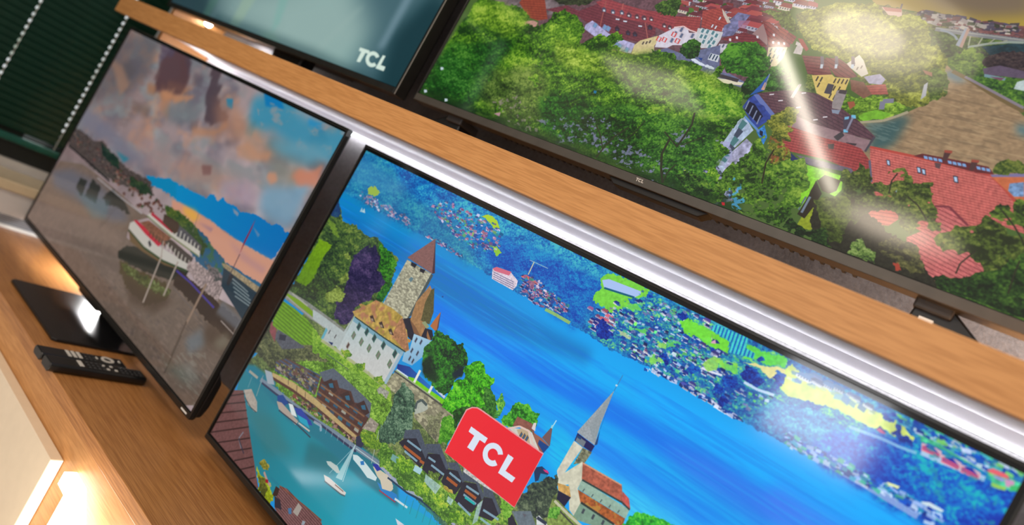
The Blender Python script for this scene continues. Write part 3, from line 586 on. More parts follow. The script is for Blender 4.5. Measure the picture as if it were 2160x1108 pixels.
tree([4129,3695,4210,3539,4265,3389,4397,3438,4484,3587,4596,3592,4620,3722,4643,3852,4836,3998,4970,4273,4578,4454,4442,4749,4297,4822,4062,4829,4065,4548,4103,4352,4034,4183,4126,3975],dark=(22,84,14),mid=(64,172,24),light=(134,216,50),clump=34,leaf=8,rag=8,seed=33)
poly([4297,4822,4442,4749,4458,4578,4455,4851,4407,5018],col=(20,30,40),soft=3)
tree([4272,4811,4460,4422,4630,4286,4917,4254,4986,4294,4851,4361,4673,4395,4486,4627,4446,5093],dark=(14,50,20),mid=(40,100,30),light=(80,140,50),clump=20,leaf=7,rag=5,seed=34)
tree([4548,3871,4669,3827,4812,3986,4965,4241,4860,4314,4669,4246],dark=(16,60,24),mid=(48,110,36),light=(90,150,60),clump=24,leaf=7,rag=5,seed=35)
tree([4811,3949,4865,3744,4952,3881,4974,4195,4946,4261],dark=(40,120,60),mid=(110,180,60),light=(150,205,70),clump=12,leaf=6,rag=6,seed=36)
tree([5033,4281,5074,3979,5095,3697,5226,3638,5313,3603,5456,3655,5515,3882,5484,4060,5302,4108,5167,4289,5083,4341],dark=(20,84,20),mid=(64,160,40),light=(120,200,60),clump=28,leaf=7,rag=6,seed=37)
tree([4269,5517,4183,5099,4253,4908,4391,4959,4479,5174,4458,5544,4335,5601],dark=(46,110,24),mid=(86,160,40),light=(140,190,70),clump=24,leaf=6,rag=5,seed=38)
poly([5172,4302,5434,4059,5565,4080,5764,4326,5390,4341],col=(206,202,190),jit=0.05)
poly([5210,3966,5448,3899,5565,4080,5784,4269,5756,4335,5492,4050,5411,4065,5211,4204,5209,4097],col=(136,84,72),jit=0.15)
poly([5296,4224,5353,4109,5448,4098,5561,4300,5381,4315],col=(186,166,136))
windows([5385,4274,5434,4258,5484,4258],w=4,h=8,frame=(120,90,60),pane=(50,90,130),sk=0.5)
line([5167,4325,5307,4121,5466,4079,5578,4246,5739,4354],col=(220,190,180),w=5)
poly([5461,3867,5496,3830,5536,4003,5473,3999],col=(215,205,205))
poly([5528,4048,5670,4038,5806,4085,5786,4160,5630,4189],col=(150,96,80))
poly([5716,3669,5665,4025,5817,4083],col=(112,84,86))
poly([5645,4101,5811,4098,5785,4285,5656,4196],col=(16,64,130))
line([5721,3682,5725,3525],col=(180,220,235),w=3)
line([5714,3664,5716,3733],col=(150,205,220),w=6)
poly([5764,4680,5855,4541,5979,4558,5978,4681,5872,4908],col=(20,50,90))
poly([5882,4581,5949,4540,5988,4582,5925,4602],col=(214,50,120))
poly([5884,4684,5976,4613,5972,4793,5906,4869],col=(20,130,180))
poly([6067,3670,6209,3681,6143,4595,6056,4418],col=(206,202,184),jit=0.1,js=8)
stone([6209,3681,6341,3652,6326,3920,6206,4093],col=(118,120,96),size=7,con=0.4)
poly([6058,3486,6334,3507,6330,3657,6070,3658],col=(24,26,84))
poly([6074,3531,6210,3539,6213,3673,6085,3658],col=(110,120,130))
poly([6070,3519,6136,3516,6133,3571,6070,3570],col=(20,60,110))
poly([6212,2277,6044,3477,6148,3487,6330,3494,6269,3082],col=(152,160,166),jit=0.12,js=3)
poly([6212,2277,6327,3500,6353,3451,6289,3129],col=(36,66,110))
poly([6211,2285,6142,3217,6318,3473,6252,3032],col=(134,146,152),alpha=0.5)
line([6213,2290,6214,1904],col=(60,120,180),w=2)
poly([6190,2148,6222,2143,6218,2181,6194,2185],col=(190,215,230))
poly([6292,3928,6151,4378,6123,4583,6169,4667,6276,4508,6437,4928,6524,4974,6529,4633,6403,4462,6397,4198],col=(204,202,180),jit=0.1,js=8)
poly([6299,3937,6850,3841,6961,4127,6392,4245],col=(166,88,68),jit=0.25,js=6)
poly([6299,3937,6850,3841,6855,3867,6309,3966],col=(206,150,120))
poly([6895,3945,7001,3988,7075,4151,6966,4167],col=(186,84,76),jit=0.2)
poly([6395,4252,7069,4166,7077,4355,6408,4463],col=(146,176,160),jit=0.08)
line([6399,4251,6959,4135,7069,4166],col=(40,60,60),w=4)
line([6480,4372,6475,4445],col=(80,100,100),w=3)
line([6606,4352,6601,4424],col=(80,100,100),w=3)
line([6729,4332,6724,4403],col=(80,100,100),w=3)
line([6850,4312,6845,4383],col=(80,100,100),w=3)
line([6968,4293,6964,4363],col=(80,100,100),w=3)
poly([6411,4470,7071,4362,7091,4556,7011,4584,6516,4658],col=(164,88,44),jit=0.3,js=6)
blots([6411,4470,7071,4362,7039,4549,6516,4658],cols=(180,140,60),th=0.55,sx=10,sy=10,seed=44,alpha=0.7)
poly([6518,4663,7011,4584,7008,4755,6518,5031],col=(120,152,132),jit=0.08)
line([6522,4651,6993,4593],col=(40,50,50),w=5)
line([6596,4716,6599,4820],col=(60,70,80),w=6)
line([6733,4683,6735,4786],col=(60,70,80),w=6)
line([6867,4651,6869,4752],col=(60,70,80),w=6)
poly([6140,4625,6294,4528,6381,4697,6197,4745],col=(198,156,88),jit=0.2,js=5)
poly([6197,4745,6381,4697,6363,4967,6237,4930],col=(26,28,56))
tree([7070,4582,7109,4229,7199,4033,7351,3975,7434,3943,7600,3894,7564,4063],dark=(10,90,30),mid=(40,170,50),light=(110,220,60),clump=24,leaf=8,rag=6,seed=39)
tree([5734,5422,5857,5102,5928,4844,6057,4434,6175,4729,6189,4987,6251,5220,6152,5513,5903,5608,5756,5609],dark=(28,40,44),mid=(62,78,62),light=(110,124,96),clump=26,leaf=6,rag=8,seed=40)
poly([6181,4963,6253,4911,6663,5014,6299,5537,6220,5259],col=(120,140,70),jit=0.35,js=6)
line([6217,4971,6447,5017,6672,5041],col=(190,190,160),w=7)
line([6284,5061,6573,5125],col=(60,64,60),w=4)
tree([6201,5144,6320,5035,6357,5262,6239,5373],dark=(50,110,30),mid=(100,170,60),light=(160,200,90),clump=12,leaf=6,rag=4,seed=43)
poly([-83,7734,208,7799,753,7553,991,7647,1303,7888,1742,7886,2072,7713,2283,7487,2949,7281,3171,7287,3690,7355,4156,7289,4106,7427,4573,7216,4967,7106,5312,7195,3834,10014,1480,9735,44,8380],col=(24,116,132),to=[1028,8351,4557,7248,(0,164,186)])
poly([860,8046,2083,7547,2882,7558,2861,8298,1837,8719],col=(0,128,144),soft=20,alpha=0.7)
poly([500,8577,1227,8143,2020,8516,1461,9138],col=(40,110,116),soft=16,alpha=0.7)
poly([2141,7934,3044,7377,2898,8112,2296,8505],col=(20,90,100),soft=12,alpha=0.6)
poly([3306,7925,4618,6917,5312,7195,3548,9432],col=(0,156,190),soft=20,alpha=0.6)
poly([-120,7670,162,7450,795,7369,1505,7267,2124,7170,3017,7038,3982,6899,4247,7493,3491,7666,2397,7714,1512,7946,810,7829,226,7830],col=(18,110,130),soft=4)
poly([-113,8585,215,8272,980,9165,1694,9975,1565,10034,565,10000,-104,10043],col=(102,68,68),jit=0.12)
line([-97,8793,283,8321],col=(50,34,36),w=5)
line([-124,9108,414,8480],col=(50,34,36),w=5)
line([-106,9409,540,8631],col=(50,34,36),w=5)
line([-51,9679,665,8780],col=(50,34,36),w=5)
line([-23,9996,791,8933],col=(50,34,36),w=5)
line([302,9998,948,9142],col=(50,34,36),w=5)
line([582,10029,1090,9326],col=(50,34,36),w=5)
line([868,9996,1226,9464],col=(50,34,36),w=5)
line([1119,10004,1358,9631],col=(50,34,36),w=5)
line([1377,10033,1509,9817],col=(50,34,36),w=5)
line([731,9173,706,9415,875,9562],col=(120,120,130),w=5)
line([706,9415,996,9618],col=(40,44,60),w=4)
roof([2082,9423,2245,9329,2757,9286,3147,9212,3253,9310,2639,10071,2212,9985,2107,9712],col=(120,84,84),dark=(76,50,54),d1=(118.2,0.7),sp1=7,d2=None,sp2=9,w=0.4)
poly([2005,9522,2101,9499,2134,9681,2035,9820],col=(50,36,34))
poly([2081,9744,2230,9699,2356,9855,2197,9958],col=(40,40,52))
poly([2580,9648,2591,9355,2702,9373,2706,9638],col=(156,148,140))
poly([2457,9689,2514,9599,2576,9718,2526,9779],col=(60,110,150))
poly([2836,9594,2898,9560,2904,9649,2856,9709],col=(140,150,160))
line([2069,9439,2750,9272,3159,9197],col=(120,70,50),w=3)
tree([1389,9595,1626,9646,1882,9620,2140,9894,2040,9991,1723,9986],dark=(110,120,20),mid=(140,158,20),light=(170,186,60),clump=16,leaf=6,rag=4,seed=45)
tree([1413,9430,1496,9246,1642,9264,1703,9376,1576,9475],dark=(90,90,30),mid=(130,130,50),light=(170,150,70),clump=10,leaf=5,rag=3,seed=46)
tree([1541,9743,1712,9637,1872,9766,1923,10020,1781,10008],dark=(50,60,20),mid=(80,84,30),light=(110,110,40),clump=10,leaf=5,rag=4,seed=47)
line([1621,9515,1797,9629,1897,9648],col=(170,140,130),w=8)
poly([1726,9622,1788,9572,1826,9641,1764,9690],col=(150,20,40))
line([1807,9483,2051,9446],col=(20,120,140),w=9)
tree([549,7177,1074,6438,1815,5734,2517,5589,3387,5645,3660,6175,3343,6600,3005,6630,3069,7149,2540,7212,2091,7426,1614,7475,892,7463],dark=(52,80,28),mid=(96,142,42),light=(156,196,80),clump=18,leaf=6,rag=4,seed=48)
roof([587,6899,800,6602,1548,6354,1691,6306,1794,6838,1258,6960,676,7150],col=(84,66,60),dark=(60,80,110),d1=(207.3,-29.0),sp1=12,d2=None,sp2=9,w=0.45)
houses([639,6995,1047,6557,1638,6449,1693,6804,1242,6929,768,7061],n=22,size=11,walls=[(150,140,125),(120,100,90)],roofs=[(70,60,64),(90,80,80)],seed=50)
poly([1722,6367,1965,6040,2751,6088,3006,6249,3005,6630,3014,6957,1906,7061,1836,6841],col=(74,46,42),jit=0.15)
poly([1801,6475,1912,6454,1930,6571,1815,6587],col=(36,78,104))
poly([2021,6445,2130,6424,2147,6540,2035,6555],col=(150,150,138))
poly([2235,6415,2342,6395,2359,6510,2249,6524],col=(50,70,90))
poly([2445,6387,2549,6367,2566,6480,2459,6494],col=(40,100,120))
poly([2650,6359,2752,6339,2768,6451,2663,6465],col=(36,78,104))
poly([1799,6684,1911,6662,1928,6779,1814,6796],col=(50,70,90))
poly([2019,6652,2128,6630,2145,6745,2033,6762],col=(40,100,120))
poly([2234,6620,2340,6599,2357,6713,2248,6729],col=(36,78,104))
poly([2443,6589,2548,6568,2564,6681,2457,6696],col=(150,150,138))
poly([2648,6558,2750,6538,2766,6649,2662,6665],col=(50,70,90))
poly([2849,6529,2948,6509,2964,6619,2862,6634],col=(40,100,120))
poly([1797,6894,1909,6870,1926,6987,1812,7005],col=(36,78,104))
poly([2017,6859,2126,6836,2143,6951,2031,6969],col=(150,150,138))
poly([2232,6824,2338,6802,2355,6916,2246,6933],col=(50,70,90))
poly([2442,6791,2546,6769,2562,6881,2455,6898],col=(40,100,120))
poly([2647,6758,2748,6737,2764,6848,2660,6864],col=(36,78,104))
poly([2847,6726,2946,6705,2962,6815,2860,6831],col=(150,150,138))
poly([2015,7066,2124,7041,2142,7156,2030,7175],col=(40,100,120))
poly([2230,7029,2337,7005,2353,7119,2244,7137],col=(36,78,104))
poly([2440,6993,2544,6970,2560,7082,2454,7100],col=(150,150,138))
poly([2645,6958,2747,6935,2763,7046,2658,7064],col=(50,70,90))
poly([2845,6924,2945,6901,2960,7011,2858,7028],col=(40,100,120))
line([1798,6518,2916,6364],col=(124,88,62),w=5)
line([1818,6706,2934,6540],col=(124,88,62),w=5)
line([1838,6893,2952,6716],col=(124,88,62),w=5)
line([1858,7080,2969,6892],col=(124,88,62),w=5)
poly([1633,6272,1863,5914,2140,5914,2911,5967,3021,6318,2934,6325,2759,6144,2608,6255,2433,6085,2177,6231,2057,6106,1815,6389],col=(82,92,106),jit=0.12,js=4)
poly([1814,6421,1941,6170,2172,6334,2124,6461],col=(56,36,36))
poly([1930,6343,2005,6251,2079,6337,1998,6400],col=(40,96,124))
poly([2257,6372,2378,6128,2598,6287,2552,6412],col=(56,36,36))
poly([2367,6296,2438,6206,2509,6291,2432,6352],col=(40,96,124))
poly([2641,6277,2757,6039,2968,6197,2924,6318],col=(56,36,36))
poly([2747,6204,2815,6116,2883,6200,2809,6259],col=(40,96,124))
poly([647,7227,1237,7004,1831,6913,2981,6900,2974,7009,1890,7110,1205,7198,697,7345],col=(176,152,104),jit=0.08)
line([702,7355,1296,7201,1890,7110,2973,7023],col=(80,50,44),w=9)
line([1062,7012,1138,7172],col=(90,74,60),w=3)
line([1319,6993,1392,7150],col=(90,74,60),w=3)
line([1568,6974,1640,7130],col=(90,74,60),w=3)
line([1343,7292,1750,7244,2027,7138],col=(120,60,56),w=12,alpha=0.8)
poly([2964,6927,3023,6821,3159,6883,3164,7045,3043,7094],col=(40,44,70))
speck([1299,7291,1774,7129,2990,6983,3019,7120,2553,7241,1840,7421,1349,7471],n=160,size=6,cols=[(120,60,56),(150,120,110),(60,50,60),(180,150,130),(80,110,50),(40,40,50)],seed=12)
speck([622,6963,1123,6532,1651,6391,1766,6866,1258,6960,676,7150],n=120,size=7,cols=[(150,140,125),(60,80,110),(90,64,58),(40,50,60),(120,130,60)],seed=13)
tree([1654,7388,2018,7281,2512,7156,2780,7083,2733,7219,2226,7372,1770,7449],dark=(60,90,30),mid=(104,140,40),light=(160,180,70),clump=12,leaf=5,rag=4,seed=51)
line([467,7643,942,7555,1526,7474,2062,7369,2553,7241,3069,7149,3543,7035,4029,7004],col=(110,128,146),w=14)
line([542,7690,983,7631,2218,7358,3102,7218],col=(40,50,80),w=7)
line([2211,7344,2243,7486],col=(150,165,175),w=3,alpha=0.6)
line([2358,7302,2389,7444],col=(150,165,175),w=3,alpha=0.6)
line([2502,7261,2532,7402],col=(150,165,175),w=3,alpha=0.6)
line([2644,7221,2674,7361],col=(150,165,175),w=3,alpha=0.6)
line([2783,7182,2813,7320],col=(150,165,175),w=3,alpha=0.6)
line([2921,7143,2949,7281],col=(150,165,175),w=3,alpha=0.6)
line([104,7703,386,7673],col=(150,150,140),w=9)
line([478,7487,581,8109],col=(130,150,150),w=3)
line([240,7767,286,8113],col=(120,150,160),w=2)
poly([216,8256,380,8059,665,8215,783,8427,722,8491,496,8483],col=(160,150,140),jit=0.1)
line([346,8395,593,8480,776,8458],col=(40,50,60),w=3)
poly([440,7330,631,7242,845,7462,675,7583],col=(150,160,170))
poly([1029,7632,1140,7497,1352,7560,1297,7709,1087,7738],col=(16,64,130))
poly([1080,7768,1199,7693,1751,7740,1734,7871,1213,7889],col=(164,150,140))
poly([1352,7560,1454,7502,1678,7681,1535,7740],col=(206,214,214))
poly([1514,7533,1669,7418,1996,7482,2067,7541,1945,7625,1647,7623],col=(34,60,150))
poly([1647,7623,1900,7538,2043,7655,1779,7711],col=(20,150,180))
line([1229,7918,1797,7828,2151,7827],col=(40,50,70),w=4)
line([1766,7769,2072,7713],col=(190,180,170),w=5)
line([2050,7426,2226,7372,2283,7487],col=(170,180,200),w=9,alpha=0.7)
poly([3027,7090,3015,7187,2999,8111,3132,8041],col=(170,202,206),alpha=0.85)
line([3027,7090,3157,8054],col=(200,215,215),w=2)
line([3032,7147,2850,8155],col=(140,180,190),w=2)
poly([2763,8289,2890,8236,3315,8193,3320,8278,3237,8334,2850,8388],col=(206,200,194))
line([2838,8402,3235,8329,3327,8278],col=(60,90,100),w=4)
line([3052,8259,3258,8227],col=(120,90,80),w=3)
poly([2676,7976,2760,7895,2929,7853,3027,7931,2983,8002,2744,8019],col=(176,190,186))
poly([3076,7330,3158,7260,3332,7252,3678,7329,3686,7420,3522,7509,3320,7452,3126,7421],col=(196,214,216))
poly([3263,7330,3314,7251,3364,7320,3306,7385],col=(20,110,180))
poly([3513,7192,3593,7142,3897,7077,4023,7249,4014,7338,3780,7331,3666,7302],col=(200,190,164))
poly([3477,7151,3562,7075,3694,7068,3623,7209],col=(24,40,150))
poly([3715,7408,3838,7385,4122,7290,4190,7366,4137,7469,3864,7515],col=(20,120,190))
line([3819,7527,4164,7456],col=(170,40,60),w=3)
line([3289,6368,3465,7164],col=(170,180,176),w=2)
line([4017,6978,3069,7149],col=(190,210,210),w=2)
poly([3701,7262,3809,7058,4001,7195,4005,7348,3853,7447],col=(200,190,170))
line([4127,7403,4386,7346],col=(196,214,220),w=6)
poly([4296,7746,4481,7704,4380,7829],col=(200,205,215))
line([3604,7049,3943,7064,4245,7027,4504,6916,4846,6886,5171,6854],col=(150,160,180),w=8)
line([3844,7137,4268,7079,4531,6979,5013,6944],col=(20,50,80),w=5)
line([4290,7130,4341,7458],col=(30,130,140),w=3,alpha=0.6)
line([4416,7098,4466,7423],col=(30,130,140),w=3,alpha=0.6)
line([4539,7066,4588,7389],col=(30,130,140),w=3,alpha=0.6)
line([4660,7035,4708,7356],col=(30,130,140),w=3,alpha=0.6)
line([4779,7004,4827,7323],col=(30,130,140),w=3,alpha=0.6)
line([4897,6974,4944,7290],col=(30,130,140),w=3,alpha=0.6)
tree([3355,6505,3635,6526,3883,6494,4375,6333,4831,6302,5314,6138,5703,5814,5936,5910,5060,6990,4504,6916,4245,7027,3604,7049],dark=(50,90,30),mid=(100,150,50),light=(170,190,80),clump=20,leaf=6,rag=6,seed=52)
tree([3271,6344,3319,5921,3251,5618,3218,5318,3268,5052,3399,4972,3521,5014,3701,5441,3790,5792,3754,6152,3626,6453,3421,6596],dark=(24,50,44),mid=(64,98,76),light=(124,152,124),clump=22,leaf=6,rag=6,seed=53)
tree([2990,6728,3204,6500,3373,6566,3481,6727,3298,6929,3106,6898],dark=(60,100,30),mid=(110,150,40),light=(170,180,60),clump=14,leaf=6,rag=4,seed=54)
stone([3026,6269,3233,6260,3240,6502,2988,6646],col=(150,140,128),size=8)
poly([3719,6272,3780,6078,4030,5815,4284,6085,4250,6397,4088,6383],col=(34,34,50),jit=0.1)
line([3833,6088,4127,6056],col=(136,176,196),w=6,alpha=0.85)
line([3878,6339,4157,6325],col=(136,176,196),w=6,alpha=0.85)
line([3826,6256,4192,6227],col=(160,84,44),w=8)
line([4193,6265,4278,6248],col=(160,84,44),w=8)
poly([3712,5925,3921,5673,4270,6003,4286,6161,3955,5896,3751,6124],col=(70,80,96),jit=0.12,js=4)
poly([3717,6598,3906,6547,3944,6704,3732,6742],col=(120,170,180),alpha=0.8)
poly([4154,6427,4302,6377,4306,6528,4169,6567],col=(160,200,210))
poly([4292,6388,4250,6006,4444,5791,4654,6015,4631,6308,4521,6396],col=(34,34,50),jit=0.1)
line([4289,6061,4430,6039],col=(136,176,196),w=6,alpha=0.85)
line([4391,6159,4647,6137],col=(136,176,196),w=6,alpha=0.85)
poly([4139,5854,4350,5624,4668,5923,4654,6015,4429,5827,4231,5996],col=(70,80,96),jit=0.12,js=4)
tree([4395,6310,4577,6179,4612,6330,4470,6417],dark=(50,70,30),mid=(90,120,50),light=(150,170,80),clump=8,leaf=5,rag=3,seed=55)
poly([4662,6311,4643,5989,4829,5816,4979,5980,4949,6314,4852,6353],col=(34,34,50),jit=0.1)
line([4709,6009,4931,5998],col=(136,176,196),w=6,alpha=0.85)
line([4708,6143,4915,6129],col=(160,84,44),w=8)
poly([4605,5841,4751,5696,4981,5903,4970,5991,4815,5851,4677,5931],col=(70,80,96),jit=0.12,js=4)
tree([4703,6339,4880,6283,4911,6359,4754,6393],dark=(110,110,40),mid=(170,150,60),light=(200,170,80),clump=8,leaf=5,rag=3,seed=56)
poly([4981,6425,4969,5955,5170,5777,5338,5964,5301,6372,5172,6455],col=(34,34,50),jit=0.1)
line([5037,5987,5263,5943],col=(136,176,196),w=6,alpha=0.85)
line([5061,6181,5296,6159],col=(136,176,196),w=6,alpha=0.85)
line([5048,6419,5303,6443],col=(136,176,196),w=6,alpha=0.85)
line([5049,6084,5257,6060],col=(160,84,44),w=8)
poly([4869,5777,4967,5677,5159,5716,5350,5895,5338,5999,5147,5786,4970,5923],col=(70,80,96),jit=0.12,js=4)
line([5100,6209,5278,6181],col=(20,170,170),w=6)
poly([5392,6334,5346,5918,5471,5806,5654,5980,5606,6217],col=(34,34,50),jit=0.1)
line([5425,6150,5683,6087],col=(136,176,196),w=6,alpha=0.85)
line([5447,6339,5644,6313],col=(136,176,196),w=6,alpha=0.85)
poly([5254,5734,5385,5654,5667,5929,5650,6003,5462,5816,5341,5906],col=(70,80,96),jit=0.12,js=4)
poly([4382,6421,4694,6387,4680,6631,4423,6587],col=(166,196,206),alpha=0.75,jit=0.15)
poly([4864,6451,4971,6437,4975,6581,4887,6574],col=(166,196,206),alpha=0.75,jit=0.15)
poly([5314,6138,5356,5978,5431,6431,5388,6586],col=(166,196,206),alpha=0.75,jit=0.15)
poly([4855,5674,5161,5621,5421,5612,5539,5653,5258,5730,4896,5776],col=(180,180,176),jit=0.3,js=5)
poly([5784,5928,5807,5794,5951,5916,5843,6049],col=(34,34,50),jit=0.1)
poly([5788,5746,6011,5470,6157,5643,5959,5906],col=(98,112,122),jit=0.12,js=4)
poly([5927,5631,5986,5595,5979,5672],col=(90,90,100))
poly([6113,5492,6136,5429,6291,5472,6164,5629],col=(210,215,215))
line([6125,5494,6268,5473],col=(40,50,70),w=8)
tree([5539,5653,5791,5655,5780,5756,5792,5918,5706,5952],dark=(60,110,30),mid=(110,170,50),light=(160,200,90),clump=12,leaf=6,rag=4,seed=57)
tree([3798,6669,3926,6446,4123,6462,4171,6644,3991,6810],dark=(60,110,24),mid=(120,170,44),light=(190,200,70),clump=16,leaf=6,rag=5,seed=58)
tree([4280,6752,4443,6564,4578,6599,4584,6822,4431,6887],dark=(60,110,24),mid=(120,170,44),light=(190,200,70),clump=16,leaf=6,rag=5,seed=58)
tree([4652,6703,4749,6588,4927,6602,4930,6747,4755,6808],dark=(60,110,24),mid=(120,170,44),light=(190,200,70),clump=16,leaf=6,rag=5,seed=58)
tree([4978,6726,5099,6543,5250,6580,5254,6722,5048,6827],dark=(60,110,24),mid=(120,170,44),light=(190,200,70),clump=16,leaf=6,rag=5,seed=58)
poly([4481,5704,4454,4745,4455,4551,4518,4425,4599,4349,4672,4335,5791,4289,5791,4339,5795,5654],col=(226,150,156))
poly([4489,5702,4472,4734,4476,4568,4532,4445,4601,4381,4669,4369,5783,4319,5789,5639],col=(234,36,50),to=[4741,4703,5609,5571,(226,34,48)])
poly([4659,4810,4975,4791,4973,4931,4879,4940,4875,5252,4761,5265,4771,4944,4661,4948],col=(216,226,240))
poly([5296,5145,5272,5197,5242,5239,5206,5267,5168,5280,5129,5278,5091,5260,5058,5227,5031,5181,5011,5125,5001,5062,5000,4997,5009,4933,5027,4874,5054,4825,5087,4787,5124,4764,5163,4756,5201,4764,5237,4787,5268,4825,5293,4873,5227,4946,5214,4921,5199,4903,5181,4891,5161,4887,5142,4891,5123,4903,5107,4922,5094,4947,5085,4976,5080,5008,5081,5040,5086,5071,5096,5099,5109,5122,5126,5139,5144,5148,5164,5149,5183,5143,5201,5129,5216,5108,5228,5082],col=(216,226,240))
poly([5354,4789,5452,4781,5438,5129,5609,5113,5598,5248,5356,5273],col=(216,226,240))
'''), 12)
PIC3 = (1024, 576, (60, 90, 96), rec('''
poly([-200,-200,10200,-200,10200,10200,-200,10200],col=(50,76,84),to=[2000,9000,6000,6000,(136,168,164)])
poly([1423,8914,4727,7925,8599,6492,9483,7292,8810,8196,8496,8999,7243,10001,5383,9995,3507,9883],col=(142,170,166),soft=40)
poly([6721,6289,9735,5514,10228,7169,10193,9854,9898,10121,9053,10186,8483,9966,8627,8536],col=(58,92,102),soft=34,alpha=0.9)
poly([9150,8339,9758,6159,10191,7310,10008,10133,9451,10201],col=(14,50,58),soft=20,alpha=0.9)
poly([-1671,9442,1234,8608,2428,9919,1571,10125,49,10079],col=(36,60,66),soft=16,alpha=0.8)
poly([3361,8418,3940,8243,3811,10106,3401,10005],col=(150,176,150),soft=7,alpha=0.5)
poly([4764,7994,5158,7875,5384,9292,5277,9801],col=(116,170,160),soft=7,alpha=0.5)
poly([1848,8965,2332,8817,2278,10146,1947,10085],col=(70,110,96),soft=7,alpha=0.5)
poly([8925,6736,9160,6665,9149,8941,8935,8960],col=(140,166,180),soft=7,alpha=0.5)
poly([4680,9866,5404,9753,5861,10041,5255,10045],col=(150,190,160),soft=7,alpha=0.5)
poly([7724,7740,7933,7671,7243,10001,6991,10033],col=(150,176,170),soft=7,alpha=0.3)
poly([2515,10063,4754,9998,7243,10001,9898,10121,9807,10035,7121,9761,4606,9732,2541,9793],col=(30,60,66),soft=9,alpha=0.5)
poly([8455,9133,8785,9133,8802,9249,8694,9252,8685,9639,8572,9641,8556,9263,8471,9261],col=(208,226,214))
poly([9191,9543,9165,9592,9129,9630,9085,9653,9035,9661,8982,9653,8930,9629,8881,9590,8838,9539,8803,9478,8780,9412,8769,9344,8771,9279,8786,9219,8813,9169,8850,9132,8896,9110,8946,9104,8999,9114,9051,9139,9100,9179,9141,9230,9066,9306,9045,9281,9021,9261,8995,9248,8968,9243,8943,9247,8920,9258,8902,9277,8889,9301,8881,9331,8880,9364,8886,9398,8897,9430,8914,9461,8935,9486,8960,9506,8986,9518,9013,9522,9038,9519,9060,9507,9078,9488,9091,9463],col=(208,226,214))
poly([9209,9128,9296,9135,9300,9476,9453,9484,9465,9647,9202,9643],col=(208,226,214))
'''), 13)
